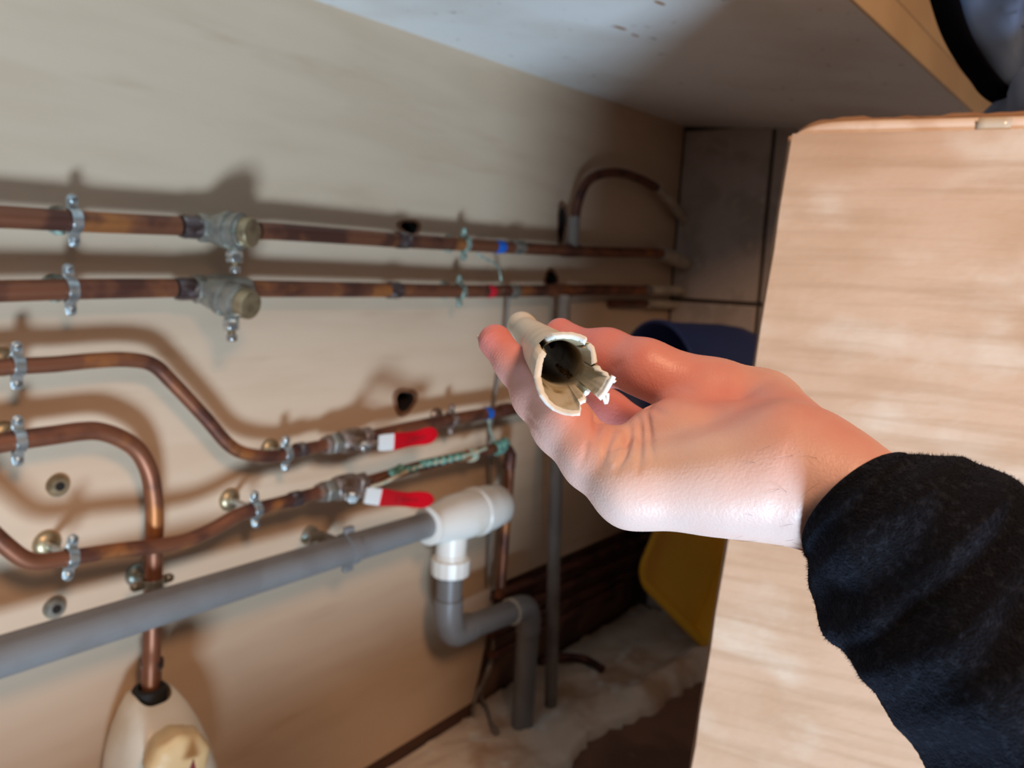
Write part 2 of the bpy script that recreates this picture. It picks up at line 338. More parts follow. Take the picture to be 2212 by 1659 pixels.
# ------------------------------------------------------------------ carton and the garment on it
A = np.array([0.620, -0.648, 0.0]); e = nrm([0.241, -0.970, 0]); dd = nrm([0.970, 0.241, 0]); up = np.array([0, 0, 1.0])
lean = -0.040*up*0
H = 0.998; BW, BD = 0.62, 0.26; th = 0.004  # carton widened out of view to keep the daylight off the ceiling
def boxpt(s_, d_, z): return A+e*s_+dd*d_+up*z+nrm([1, 0, 0])*0.045*(z-0.43)+nrm([0, -1, 0])*0.045*(z-0.43)
carton = thing('cardboard_box', 'tall brown corrugated cardboard box standing upright behind the wrist and sleeve', 'box', A+e*BW/2+dd*BD/2-up*0.88)
def panel(name, p, q, z0=-0.88, z1=H-0.018, mt='card', out=None, nz=60, wob=0.0):
    (s0, d0), (s1, d1) = p, q
    nin = nrm(np.cross(boxpt(s1, d1, 0)-boxpt(s0, d0, 0), up)); rows_o, rows_i = [], []
    for k in range(nz+1):
        z = z0+(z1-z0)*k/nz; ro, ri = [], []
        for j in range(13):
            t = j/12; b_ = boxpt(s0+(s1-s0)*t, d0+(d1-d0)*t, z)
            jag = wob*0.0005*sin(47*z+3*sin(13*z))*(1 if j == 0 else 0); b_ = b_+e*jag
            ro.append(b_); ri.append(b_+nin*th*(out or 1))
        rows_o.append(ro); rows_i.append(ri[::-1])
    rr = [o_+i_ for o_, i_ in zip(rows_o, rows_i)]
    mb_ = MB().grid(rr, close=True); n_ = 26
    mb_.f.append(tuple(range(n_))); mb_.f.append(tuple(nz*n_+j for j in range(n_))[::-1])
    return mb_.build(name, M[mt], carton, ang=50)
panel('front_panel', (0, 0), (BW, 0), wob=1.0)
panel('side_panel', (0.001, BD), (0.001, 0.005), out=1)
panel('side_panel', (BW, 0.005), (BW, BD))
panel('back_panel', (BW, BD), (0, BD))
# folded top edge: rounded crease, then the flap running back, with a torn paper edge
fl = MB(); rowsF = []
for j in range(41):
    s_ = BW*(j/40)**2; row = []
    base = boxpt(s_, 0, H-0.020); edge_drop = 0.016*math.exp(-s_/0.010)
    for k in range(9):
        a_ = (k/8)*pi/2
        row.append(base-dd*0.0015+up*(0.0125*sin(a_)-edge_drop*(k/8))+dd*(0.006*(1-cos(a_))))
    rowsF.append(row)
fl.grid(rowsF).build('folded_edge', mat('fold_highlight', (0.80, 0.67, 0.57), 0.7, c2=(0.70, 0.54, 0.43), scale=30, stretch=(1, 1, 1)), carton, ang=60)  # paler colour paints the highlight along the rounded fold
rowsT = []
for k in range(8):
    row = []
    for j in range(61):
        s_ = BW*(j/60)**1.6; z = H-0.0075-0.015*math.exp(-s_/0.010)+0.003*(k/7)+0.0004*sin(41*s_+k)
        row.append(boxpt(s_, 0.0035+(BD-0.006)*(k/7), z))
    rowsT.append(row)
tf = MB().grid(rowsT).build('top_flap', M['card'], carton, ang=60); sm = tf.modifiers.new('s', 'SOLIDIFY'); sm.thickness = 0.004
rowsE = []
for k in range(2):
    row = []
    for j in range(81):
        s_ = 0.004+BW*0.99*j/80; row.append(boxpt(s_, 0.006, H-0.0085-0.015*math.exp(-s_/0.010)+k*(0.0042+0.0008*sin(60*s_)+0.0007*sin(173*s_)+0.0004*sin(411*s_))))
    rowsE.append(row)
te = MB().grid(rowsE).build('torn_edge', M['kraft_edge'], carton); te.modifiers.new('s', 'SOLIDIFY').thickness = 0.003
rowsP = []
for k in range(25):
    z = H-0.009-0.13*k/24; row = []
    for j in range(5):
        s_ = 0.1275+0.0012*sin(40*z)-(0.004*k/24)+0.022*j/4; row.append(boxpt(s_, -0.0012-(0.0006 if k > 3 else 0.0016), z))
    rowsP.append(row)
tp = MB().grid(rowsP).build('tape_strip', M['tape'], carton); tp['label'] = 'strip of clear parcel tape'; tp.modifiers.new('s', 'SOLIDIFY').thickness = 0.0004

# garment slumped on the carton: a bulging fold of cloth with a black hem round it
gb = boxpt(0.20, 0.10, H)
gar = thing('jacket', 'grey blue jacket with black hem lying on top of the cardboard box', 'jacket', gb)
def hem_curve():
    px = [(1998, -70), (2018, 0), (2034, 50), (2053, 90), (2082, 135), (2106, 165), (2122, 190), (2150, 212), (2210, 232)]
    px2 = [(2052, -70), (2074, 0), (2087, 45), (2104, 88), (2130, 135), (2152, 165), (2176, 188), (2205, 206), (2240, 228)]
    return px, px2
o1, o2 = hem_curve()
zs_ = [0.660, 0.657, 0.655, 0.650, 0.645, 0.64, 0.635, 0.63, 0.62]
inn = spline([P(x, y, z) for (x, y), z in zip(o2, zs_)], 6); outr = spline([P(x, y, z+0.012) for (x, y), z in zip(o1, zs_)], 6)
rows_h = []
for a_, b_ in zip(outr, inn):
    row = []
    for k in range(9):
        t = k/8; q = a_*(1-t)+b_*t; row.append(q-FW*0.010*sin(pi*t))
    for k in range(9):
        t = 1-k/8; q = a_*(1-t)+b_*t; row.append(q+FW*0.010*sin(pi*t)+FW*0.006)
    rows_h.append(row)
MB().grid(rows_h, close=True).build('hem', M['hem'], gar, ang=80)['label'] = 'black hem'
rows_c = []; cen = P(2470, -40, 0.62)
for i, b_ in enumerate(inn):
    row = []
    for k in range(26):
        t = k/25; q = b_*(1-t)+cen*t
        fold = 0.010*sin(9*t*pi+0.25*i)*sin(pi*min(1, t*1.6))+0.006*sin(23*t+0.9*i*0.35)*t
        row.append(q-FW*(0.055*sin(pi*0.5*min(1, t*1.4))**0.8+fold)+FW*0.004)
    for k in range(26):
        t = 1-k/25; q = b_*(1-t)+cen*t; row.append(q+FW*(0.02+0.02*sin(pi*t)))
    rows_c.append(row)
MB().grid(rows_c, close=True).build('cloth_body', M['jacket'], gar, ang=80)

rows_m = []; mc = boxpt(0.275, 0.085, H-.0028)
for i in range(13):
    a_ = i/12*pi/2; row = []
    for j in range(40):
        b_ = 2*pi*j/40; k_ = 1+.07*sin(5*b_+2*i*.3)+.04*sin(9*b_); row.append(mc+e*.135*cos(a_)*cos(b_)*k_+dd*.075*cos(a_)*sin(b_)*k_+up*.085*sin(a_))
    rows_m.append(row)
mm_ = MB().grid(rows_m, close=True); mm_.f.append(tuple(range(40))); mm_.build('cloth_fold', M['jacket'], gar, ang=80)

# ------------------------------------------------------------------ pipework
def collar(mb_, a, b, r): mb_.tube([a, b], r, 18)
def run(name, label, pts, r, off, mt='copper', k=8, cat='pipe', group=None):
    w3 = wl(pts, off)
    if pts[0][0] < -5:                       # the run goes on past the left of the picture
        d_ = nrm(w3[0]-w3[1]); d_ = d_ if abs(d_[2]) < .6 else nrm(d_+np.array([-1.2, 0, 0])); w3 = [w3[0]+np.array([-.62, 0, d_[2]*.25]), w3[0]+d_*.06]+w3
    p3 = spline(w3, k)
    root = thing(name, label, cat, p3[0], group)
    MB().tube(p3, r, 18).build('tube', M[mt], root)
    return root
def along(px, py, dx, dy, off, L_):
    p = W(px, py, off); q = W(px+dx, py+dy, off); t = nrm(q-p); return p-t*L_/2, p+t*L_/2
def ring(root, name, px, py, dx, dy, off, L_, r, mt, label=None):
    a, b = along(px, py, dx, dy, off, L_); o = MB().lathe(a, b-a, [(0, r*0.96), (L_*0.12, r), (L_*0.88, r), (L_, r*0.96)], 20).build(name, M[mt], root)
    if label: o['label'] = label
    return o
OFF = 0.036
p1a = run('copper_pipe', 'upper left copper pipe entering the topmost strainer valve', [(-80, 465), (29, 470), (203, 480), (385, 488)], .011, OFF)
p1b = run('copper_pipe', 'upper copper pipe with blue tape running from topmost valve to the stone wall', [(560, 499), (607, 501), (790, 514), (868, 520), (1000, 528), (1077, 533), (1178, 539), (1290, 544), (1434, 547)], .011, OFF)
ring(p1b, 'coupling', 868, 519, 10, .8, OFF, .024, .0128, 'solder'); ring(p1b, 'coupling', 1117, 534, 10, .6, OFF, .030, .0130, 'brassgrey')
ring(p1b, 'tape_band', 1077, 533, 10, .6, OFF, .022, .0117, 'blue', 'blue tape band')
ring(p1b, 'tee_socket', 1232, 541, 10, .3, OFF, .060, .0130, 'copper_dark')
p2a = run('copper_pipe', 'second copper pipe at left entering the lower strainer valve', [(-80, 631), (29, 628), (203, 624), (375, 622)], .011, OFF)
p2b = run('copper_pipe', 'second copper pipe with red tape running from lower strainer valve to the stone wall', [(540, 623), (607, 624), (790, 626), (995, 629), (1178, 628), (1290, 626), (1395, 627)], .011, OFF)
ring(p2b, 'coupling', 850, 627, 10, .2, OFF, .024, .0128, 'solder'); ring(p2b, 'coupling', 1107, 630, 10, 0, OFF, .022, .0130, 'brassgrey')
ring(p2b, 'tape_band', 1057, 629, 10, 0, OFF, .018, .0117, 'redtape', 'red tape band')
ring(p2b, 'tee_socket', 1212, 628, 10, 0, OFF, .070, .0132, 'copper')
ring(p2b, 'dirty_tape', 1396, 627, 10, .1, OFF, .030, .0125, 'cable', 'grey blue tape wrapped at the pipe end')
run('copper_pipe', 'short dark copper pipe tucked under the second pipe by the stone wall', [(1318, 655, .010), (1345, 655, .016), (1395, 656, .018)], .008, .018, 'copper_dark')
loop = run('copper_pipe', 'dark copper pipe arching in a loop above the upper pipe near stone wall', [(1237, 536, .036), (1241, 500, .036), (1246, 450, .036), (1262, 402, .036), (1292, 378, .036), (1340, 374, .036), (1385, 388, .036), (1430, 412, .034)], .0095, OFF, 'copper_dark')
MB().tube(wl([(1236, 532), (1240, 468)], .036), .012, 18).build('sleeve', M['cable'], loop)['label'] = 'grey sleeve at the foot'
sl = [('white dirty sleeve of the looped pipe entering stone wall', [(1418, 404, .034), (1446, 434, .032), (1480, 478, .022)], .0115),
      ('thick white sleeve on the upper pipe end at the stone wall', [(1428, 547, .036), (1455, 558, .036), (1502, 578, .036)], .0175),
      ('white sleeve on the second pipe end at the stone wall', [(1404, 627, .036), (1440, 627, .036), (1474, 628, .036)], .0115),
      ('white sleeve of the short pipe below second pipe', [(1398, 656, .018), (1440, 658, .018), (1472, 660, .018)], .0105)]
for lb, pts, r in sl:
    p3 = spline(wl(pts, OFF), 6); t = thing('pipe_sleeve', lb, 'pipe sleeve', p3[0]); MB().tube(p3, r, 18).build('tube', M['oldwhite'], t)

p3r = run('copper_pipe', 'third copper pipe dropping in an S bend to the upper red lever valve', [(-80, 803), (0, 794), (36, 791), (116, 787), (203, 779), (275, 777), (330, 788), (373, 827), (443, 902), (496, 962), (540, 982), (600, 985), (655, 971), (700, 962)], .0085, OFF)
ring(p3r, 'coupling', 648, 972, 10, -2, OFF, .016, .0105, 'solder')
p3b = run('copper_pipe', 'third copper pipe with blue tape passing behind the thumb', [(800, 944), (940, 913), (1052, 893), (1110, 884), (1200, 866), (1300, 848)], .0105, OFF, 'copper')
ring(p3b, 'tape_band', 1052, 893, 10, -1.8, OFF, .016, .0115, 'blue', 'blue tape band')
ring(p3b, 'coupling', 1090, 886, 10, -1.8, OFF, .03, .0125, 'copper_dark')
p4 = run('copper_pipe', 'fourth copper pipe turning straight down behind the grey pipe to the control knob', [(-80, 968), (0, 957), (38, 951), (116, 940), (174, 932), (215, 932), (258, 946), (297, 972), (321, 1015), (331, 1065), (334, 1117), (332, 1200), (330, 1300), (328, 1391), (326, 1440, .040), (326, 1510, .042)], .0102, OFF)
ring(p4, 'compression_ring', 328, 1434, 0, 10, OFF, .010, .0135, 'solder', 'tarnished ring above the control')
ring(p4, 'coupling', 326, 1462, 0, 10, OFF, .02, .0118, 'solder')
p5 = run('copper_pipe', 'lowest copper pipe with a bend, running to the lower red lever valve', [(-70, 1105), (-30, 1140), (12, 1178), (50, 1206), (85, 1214), (140, 1207), (250, 1190), (330, 1181), (400, 1168), (460, 1143), (505, 1117), (548, 1101), (600, 1088), (655, 1073), (686, 1065)], .0088, .058)
ring(p5, 'coupling', 638, 1078, 10, -2.6, .058, .016, .0108, 'solder')
p5b = run('copper_pipe', 'lower copper pipe running behind lever to corroded elbow and straight down', [(797, 1040, .056), (830, 1030), (900, 1009), (1000, 986), (1060, 971), (1088, 966), (1101, 976), (1102, 1000), (1098, 1060), (1090, 1160), (1080, 1290)], .0092, .05, 'copper')
ring(p5b, 'elbow_socket', 1101, 995, -1, 10, .05, .03, .0115, 'copper_dark')
ring(p5b, 'cable_tie', 1018, 982, 10, -2.4, .05, .014, .0125, 'wire', 'beige cable tie')

# -- ring clips
def clip(px, py, dx, dy, off, r, label, mt='zinc', grp='screwed pipe clips', plate='brass', scr=True):
    p = W(px, py, off); t = nrm(W(px+dx, py+dy, off)-p); n = np.array([0, -1.0, 0]); t = nrm(t-n*(t@n)); b = np.cross(n, t)
    if b[2] < 0: b = -b; t = -t
    root = thing('pipe_clip', label, 'pipe clip', p+np.array([0, off, 0]), grp)
    wd = 0.0052; r0, r1 = r, r+0.0022
    for nm_, sg, o_ in (('front_band', 1, 0.0006), ('back_band', -1, -0.0006)):
        mb_ = MB(); c = p+n*o_
        a0 = radians(8); ax = t*1.0; v = np.cross(ax, b)
        s0 = 1 if np.dot(v, n) > 0 else -1
        mb_.strap(c, ax, b, r0, r1, wd, a0*s0*sg, (pi-a0)*s0*sg, 16)
        for q in (-1, 1):
            mb_.box(c+b*q*(r1+0.0035)+n*sg*0.0008, t*wd, b*0.0050, n*0.0009)
            mb_.lathe(c+b*q*(r1+0.0085)+n*sg*0.0008-n*0.0009, n, [(0, wd), (0.0018, wd)], 16)
        mb_.build(nm_, M[mt], root, bevel=0.0004)
    for q in (-1, 1):
        sc = MB().lathe(p+b*q*(r1+0.0078)+n*0.0016, n, [(0, .0042), (.0012, .0043), (.0024, .0034), (.0030, .0018)], 14)
        so = sc.build('screw', M[mt], root)
        MB().box(p+b*q*(r1+0.0078)+n*0.0048, nrm(t+b*0.6)*0.0032, nrm(b-t*0.6)*0.0005, n*0.0003).build('screw_slot', M['black'], so)
    MB().tube([p-n*(r1), p-n*(off-0.002)], 0.0042, 12).build('stem', M[mt], root)
    MB().lathe(p-n*off, n, [(0, .0150), (.002, .0150), (.006, .012), (.008, .006)], 20).build('back_plate', M[plate], root)
    return root
clip(158, 477, 10, .6, OFF, .0112, 'bright zinc clip at left on the topmost copper pipe', plate='verdigris')
clip(150, 626, 10, -.2, OFF, .0112, 'bright zinc clip at left on the second copper pipe', plate='verdigris')
clip(36, 790, 10, -.3, OFF, .0088, 'bright zinc clip at far left on the third copper pipe')
clip(38, 952, 10, -1, OFF, .0104, 'bright zinc clip at far left on the fourth copper pipe')
clip(152, 1204, 10, -1, .058, .0090, 'zinc clip with brass plate on the lowest copper pipe at left')
clip(551, 1100, 10, -3, .058, .0090, 'zinc clip on lowest copper pipe left of the lower red lever valve')
clip(617, 980, 10, -2, OFF, .0088, 'zinc clip on third copper pipe left of the upper red lever valve')
clip(1002, 527, 10, .5, OFF, .0112, 'tarnished green clip on the topmost copper pipe left of the blue tape', 'verdigris', plate='verdigris')
clip(992, 629, 10, 0, OFF, .0112, 'tarnished green clip on the second copper pipe left of the red tape', 'verdigris', plate='verdigris')
clip(975, 906, 10, -2, OFF, .0107, 'dull clip on the third copper pipe beyond upper red lever', 'pink_brass', plate='pink_brass')
clip(329, 1258, 0, 10, OFF, .0104, 'brass clip on the vertical copper pipe just above the grey pipe', 'brassgrey', plate='brassgrey')

# -- strainer valves
def strainer(cx, cy, kx, ky, kz, label, dxy):
    off = OFF; A_ = W(cx-75, cy+dxy[0], off); B_ = W(cx+90, cy+dxy[1], off); t = nrm(B_-A_); L_ = np.linalg.norm(B_-A_)
    root = thing('strainer_valve', label, 'valve', (A_+B_)/2, 'strainer valves')
    MB().lathe(A_, t, [(0, .0125), (.004, .0135), (.020, .0135), (.024, .0125)], 20).build('inlet_socket', M['solder'], root)
    MB().lathe(A_+t*.022, t, [(0, .0165), (.002, .0172), (.012, .0172), (.014, .016)], 6).build('inlet_nut', M['brassgrey'], root, bevel=.0008)
    MB().lathe(A_+t*.034, t, [(0, .0145), (.015, .0185), (L_-.060, .0175), (L_-.040, .0145)], 24).build('body', M['brassgrey'], root)
    MB().lathe(B_-t*.012, t, [(-.018, .0125), (-.016, .0135), (.006, .0135), (.010, .0120)], 20).build('outlet_socket', M['copper'], root)
    K = P(kx, ky, kz); D0 = W(cx-8, cy+2, off); ax = nrm(K-D0); Lb = np.linalg.norm(K-D0)
    MB().lathe(D0, ax, [(0, .0165), (.012, .0190), (Lb*0.34, .0198), (Lb*.36, .0222), (Lb*.48, .0222), (Lb*.50, .0196), (Lb*.60, .0196), (Lb*.62, .0216), (Lb*.72, .0216), (Lb*.74, .0185), (Lb*.80, .0180)], 28).build('branch_barrel', M['brassgrey'], root)
    MB().lathe(D0+ax*Lb*.80, ax, [(0, .0160), (.001, .0172), (Lb*.20-.002, .0172), (Lb*.20, .0162)], 28).build('round_cap', M['brass'], root)['label'] = 'round brass cap'
    E_ = D0+ax*Lb*.52; dn = nrm(np.array([0.02, -.08, -1.0]))
    ck = MB().lathe(E_+dn*.014, dn, [(0, .0075), (.012, .0075)], 14).build('drain_neck', M['brassgrey'], root)
    MB().lathe(E_+dn*.024, dn, [(0, .0090), (.0015, .0100), (.0115, .0100), (.013, .0088)], 6, phase=.3).build('drain_nut', M['chrome'], root, bevel=.0006)
    MB().lathe(E_+dn*.037, dn, [(0, .0045), (.006, .0045)], 12).build('drain_stem', M['brass'], root)
    MB().lathe(E_+dn*.042, dn, [(0, .0062), (.0012, .0072), (.0065, .0072), (.008, .006)], 6, phase=.1).build('drain_tip', M['chrome'], root, bevel=.0005)
strainer(465, 492, 546, 503, .905, 'strainer valve with round brass cap on the topmost copper pipe', (-3, 8))
strainer(455, 628, 543, 660, .900, 'strainer valve with round brass cap on the second copper pipe', (-4, -3))

# -- lever valves
def lever_valve(c0, c1, off, stem, lev, label, wid):
    A_ = W(*c0, off); B_ = W(*c1, off); t = nrm(B_-A_); L_ = np.linalg.norm(B_-A_); n = np.array([0, -1.0, 0])
    root = thing('lever_valve', label, 'valve', (A_+B_)/2, 'red lever valves')
    MB().lathe(A_, t, [(0, .012), (.003, .0132), (.008, .0132), (.010, .0115)], 20).build('olive_ring', M['pink_brass'], root)
    MB().lathe(A_+t*.010, t, [(0, .0150), (.002, .0162), (.016, .0162), (.018, .0150)], 6, phase=.25).build('compression_nut', M['brassgrey'], root, bevel=.0008)
    MB().lathe(A_+t*.028, t, [(0, .012), (.004, .0168), (.012, .0182), (.030, .0182), (.038, .0168), (.042, .012)], 24).build('body', M['pink_brass'], root)
    MB().lathe(A_+t*(.069), t, [(0, .0150), (.002, .0162), (.015, .0162), (.017, .0150)], 6, phase=.1).build('compression_nut', M['pink_brass'], root, bevel=.0008)
    Sx = P(*stem); c = A_+t*.049
    ax = nrm(Sx-c); Ls = np.linalg.norm(Sx-c)
    MB().lathe(c, ax, [(.010, .0090), (Ls*.75, .0090)], 18).build('gland', M['pink_brass'], root)
    MB().lathe(c+ax*Ls*.86, ax, [(0, .0082), (.001, .0088), (.009, .0088), (.0105, .0076)], 6, phase=.5).build('stem_nut', M['chrome'], root, bevel=.0005)
    # lever: flat strip stepping out then along
    pts = [P(*q) for q in lev]; wv = None
    def strip(pts, ws, tk):
        rows_ = []
        for i, p in enumerate(pts):
            T = nrm(pts[min(i+1, len(pts)-1)]-pts[max(i-1, 0)]); vdir = nrm(p-CAM); s_ = nrm(np.cross(T, n)); nn = nrm(np.cross(s_, T))
            h = ws[i]/2
            rows_.append([p-s_*h-nn*tk, p-s_*h*0.6-nn*tk*1.5, p+s_*h*0.6-nn*tk*1.5, p+s_*h-nn*tk, p+s_*h+nn*tk, p+s_*h*0.6+nn*tk*1.5, p-s_*h*0.6+nn*tk*1.5, p-s_*h+nn*tk])
        m2 = MB().grid(rows_, close=True); k = len(rows_)-1
        m2.f.append(tuple(range(8))); m2.f.append(tuple(k*8+j for j in range(8))[::-1]); return m2
    a0, a1, a2, a3 = pts
    strip([a0, a0*.66+a1*.34, a0*.33+a1*.67, a1], [wid*.92, wid, wid, wid], .0012).build('lever', M['steel'], root)['label'] = 'pale steel lever neck'
    MB().tube([c+ax*Ls*.80+t*.004, (c+ax*Ls*.8)*.5+a0*.5, a0*.9+a1*.1+ax*-.002], [.0045, .0040, .0035], 10).build('lever_arm', M['pink_brass'], root)
    q = [a1*(1-s_)+a2*s_ for s_ in (0, .15, .3, .5, .68)]+[a2*(1-s_)+a3*s_ for s_ in (0, .25, .5, .7, .85, .95, 1.0)]
    ws = [wid*1.04, wid*1.04, wid*1.02, wid*.96, wid*.94]+[wid*.95, wid*1.06, wid*1.12, wid*1.05, wid*.84, wid*.55, wid*.2]
    gp = strip(q, ws, .0019).build('grip', M['red'], root, ang=50); gp['label'] = 'red vinyl grip'
    # worn dark lettering printed on the grip
    T = nrm(a3-a1); s_ = nrm(np.cross(T, n)); nn = nrm(np.cross(s_, T)); nn = nn if nn@n > 0 else -nn
    mb_ = MB(); Lg = np.linalg.norm(a3-a1); rr = random.Random(4)
    def stroke(u, v, lu, lv):
        s0 = u; base = a1*(1-min(1, s0/np.linalg.norm(a2-a1)))+a2*min(1, s0/np.linalg.norm(a2-a1)) if s0 < np.linalg.norm(a2-a1) else a2+nrm(a3-a2)*(s0-np.linalg.norm(a2-a1))
        mb_.box(base+s_*v+nn*.0030, T*lu/2, s_*lv/2, nn*.0002)
    h = wid*.26; u0 = Lg*.44
    stroke(Lg*.33, 0, .0012, h*1.5); stroke(Lg*.36, h*.7, .006, .0010); stroke(Lg*.36, -h*.7, .006, .0010)
    for k in range(7):
        u_ = u0+k*Lg*.052; stroke(u_, 0, .0011, h)
        if k % 2 == 0: stroke(u_+Lg*.014, h*.42, Lg*.028, .0010)
        if k % 3 != 1: stroke(u_+Lg*.014, -h*.42, Lg*.028, .0010)
        if k in (1, 4, 5): stroke(u_+Lg*.028, 0, .0011, h)
    mb_.build('lettering', M['darkred'], root)
ZA = np.linalg.norm
def zat(x, y, off): return float((W(x, y, off)-CAM)@FW)
z1_ = zat(800, 950, .085); z2_ = zat(750, 1065, .105)
lever_valve((700, 962), (815, 940), OFF, (791, 965, z1_), [(818, 957, z1_*.985), (850, 954, z1_), (900, 946, zat(900, 946, .085)), (943, 937, zat(943, 937, .085))], 'lever valve with red grip on the third copper pipe, grip just below that pipe', .0235)
lever_valve((686, 1066), (795, 1040), .058, (762, 1076, z2_), [(789, 1070, z2_*.985), (821, 1074, z2_), (880, 1079, zat(880, 1079, .105)), (935, 1080, zat(935, 1080, .105))], 'lever valve with red grip just above the white plastic tee', .0225)

# -- earth wire, clamp and corrosion
ew = thing('earth_wire', 'corroded green and beige earth wire along the lower copper pipe', 'wire', W(795, 1052, .06))
MB().tube(spline(wl([(792, 1054), (830, 1042), (862, 1026), (900, 1010), (935, 1000), (985, 990), (1018, 980), (1050, 968)], .066), 8), .0028, 8).build('conductor', M['wire'], ew)
cr = MB(); rr = np.random.RandomState(5)
for (x, y) in [(848, 1022), (858, 1018), (868, 1014), (880, 1016), (893, 1014), (912, 1003), (925, 1000), (940, 998), (955, 995), (972, 991), (986, 988), (1000, 986)]:
    c = W(x, y, .062); cr.lathe(c-np.array([.006, 0, 0]), nrm([1, rr.randn()*.2, .2]), [(0, .002), (.003, .006+.002*rr.rand()), (.008, .007), (.012, .005), (.015, .002)], 9)
cr.build('green_crust', M['green'], ew)['kind'] = 'stuff'
ec = thing('earth_clamp', 'green corroded clamp on the pipe elbow behind the thumb', 'clamp', W(1078, 966, .05))
a, b = along(1076, 967, 10, -2, .05, .022); MB().lathe(a, b-a, [(0, .011), (.003, .0135), (.018, .0135), (.022, .011)], 18).build('band', M['green'], ec)
MB().lathe(W(1086, 958, .062), (0.2, -1, .3), [(0, .010), (.006, .011), (.012, .006)], 6).build('bolt', M['green'], ec)
MB().tube(spline(wl([(1066, 952), (1058, 925), (1056, 905)], .058), 6), .0026, 8).build('wire_tail', M['verdigris'], ec)
tag(MB().tube(spline(wl([(1098, 642, .03), (1092, 720, .02), (1078, 800, .012), (1066, 880, .012), (1058, 950, .014), (1060, 1050, .02), (1058, 1150, .02), (1056, 1262, .02)], .02), 8), .0033, 8).build('thin_cable', M['cable'], loc=W(1056, 1262, .02)), 'thin dark cable hanging down the board behind the thumb', 'cable')
tag(MB().tube(spline(wl([(1030, 548, .03), (1050, 560, .04), (1075, 575, .035), (1083, 610, .03), (1086, 628, .046)], .03), 8), .002, 8).build('wire_link', M['verdigris'], loc=W(1030, 548, .03)), 'thin green wire linking the two upper copper pipes below the blue tape', 'wire')

# -- grey waste pipe
GO = .072
gpipe = run('waste_pipe', 'long grey plastic waste pipe sloping across to the white tee', [(-90, 1447), (0, 1419), (400, 1295), (820, 1165), (950, 1126)], .0208, GO, 'grey', k=2)
wc = thing('waste_clip', 'grey plastic clip gripping the long grey waste pipe', 'pipe clip', W(752, 1183, 0))
p = W(752, 1186, GO); t = nrm(W(772, 1180, GO)-p); n = np.array([0, -1.0, 0]); b = np.cross(n, t)
MB().strap(p, t, b, .0210, .0240, .0085, 0, 2*pi*0.999, 30).build('band', M['grey'], wc)
for q in (1, -1): MB().box(p+b*q*.0275, t*.0080, b*.0055, n*.004).build('lug', M['grey'], wc, bevel=.001)
MB().box(p-n*.047, t*.0075, b*.009, n*.0245).build('stand_off', M['grey'], wc, bevel=.001)
st = thing('waste_bracket', 'small dull metal bracket stub on board behind grey waste pipe', 'bracket', W(668, 1160, 0))
MB().lathe(W(668, 1156, 0), n, [(0, .015), (.004, .015), (.007, .009), (.03, .0075)], 18).build('back_plate', M['brassgrey'], st)
MB().strap(W(668, 1156, .036), np.array([1.0, 0, 0]), np.array([0, 0, 1.0]), .010, .0125, .008, 0, pi*1.3, 14).build('hook', M['brassgrey'], st)

# -- white tee
te0 = W(922, 1137, GO); te1 = W(1082, 1088, GO); t = nrm(te1-te0); L_ = np.linalg.norm(te1-te0)
tee = thing('waste_tee', 'white plastic waste tee with domed end on the grey pipe below the hand', 'pipe fitting', te0)
MB().lathe(te0, t, [(0, .0290), (.001, .0312), (.009, .0312), (.010, .0300), (.030, .0325), (.060, .0395), (L_*.62, .0405)], 36).build('body', M['white'], tee)
MB().lathe(te0+t*L_*.60, t, [(0, .0405), (.002, .0425), (.012, .0425), (.014, .0405)], 36).build('collar', M['white'], tee)
MB().lathe(te0+t*(L_*.60+.014), t, [(0, .0395), (L_*.14, .0395), (L_*.15, .0375), (L_*.27, .0370), (L_*.33, .030), (L_*.36, .018), (L_*.37, .004)], 36).build('end_cap', M['white'], tee)
bc = te0+t*.062; dn = np.array([0.0, 0, -1.0])
MB().lathe(bc, dn, [(.020, .0265), (.060, .0255), (.062, .0275), (.068, .0275)], 30).build('branch', M['white'], tee)
MB().lathe(bc+dn*.067, dn, [(0, .0300), (.002, .0325), (.028, .0318), (.030, .0295)], 60, flute=.018, lobes=15).build('compression_nut', M['white'], tee)
gw = thing('waste_pipe', 'stepped grey plastic waste pipe dropping from white tee to the floor', 'pipe', FLR(1128, 1566))
v0 = bc+dn*.090; v1 = W(966, 1318, GO); v1 = np.array([v0[0], v0[1], v1[2]]); R_ = .0215
foot = FLR(1128, 1564); top2 = np.array([foot[0], foot[1], 0]); k2 = W(1140, 1300, .12); top2[2] = P(1143, 1292, float((foot-CAM)@FW))[2]
h0 = v1+np.array([0, 0, -.045]); 
MB().tube([v0, v1], R_, 26).build('upper_tube', M['grey'], gw)
hd = nrm(np.array([top2[0]-h0[0], top2[1]-h0[1], (top2[2]-h0[2])]))
elb = spline([v1+np.array([0, 0, .02]), v1, v1+np.array([0, 0, -.022])+hd*.004, h0+hd*.018, h0+hd*.050], 6)
MB().tube(elb, R_+.0028, 26).build('elbow', M['grey'], gw)
MB().tube([h0+hd*.035, top2-hd*.02], R_, 26).build('middle_tube', M['grey'], gw)
MB().tube([h0+hd*.050, h0+hd*.054], R_+.0034, 26).build('socket_lip', M['grey'], gw)
elb2 = spline([top2-hd*.052, top2-hd*.030, top2-hd*.010+np.array([0, 0, -.006]), top2+np.array([0, 0, -.030]), top2+np.array([0, 0, -.055])], 6)
MB().tube(elb2, R_+.0026, 26).build('elbow', M['grey'], gw)
MB().tube([top2-hd*.055, top2-hd*.050], R_+.0034, 26).build('socket_lip', M['oldwhite'], gw)['label'] = 'pale worn socket lip'
MB().tube([top2+np.array([0, 0, -.04]), foot-np.array([0, 0, .01])], R_, 26).build('lower_tube', M['grey'], gw)

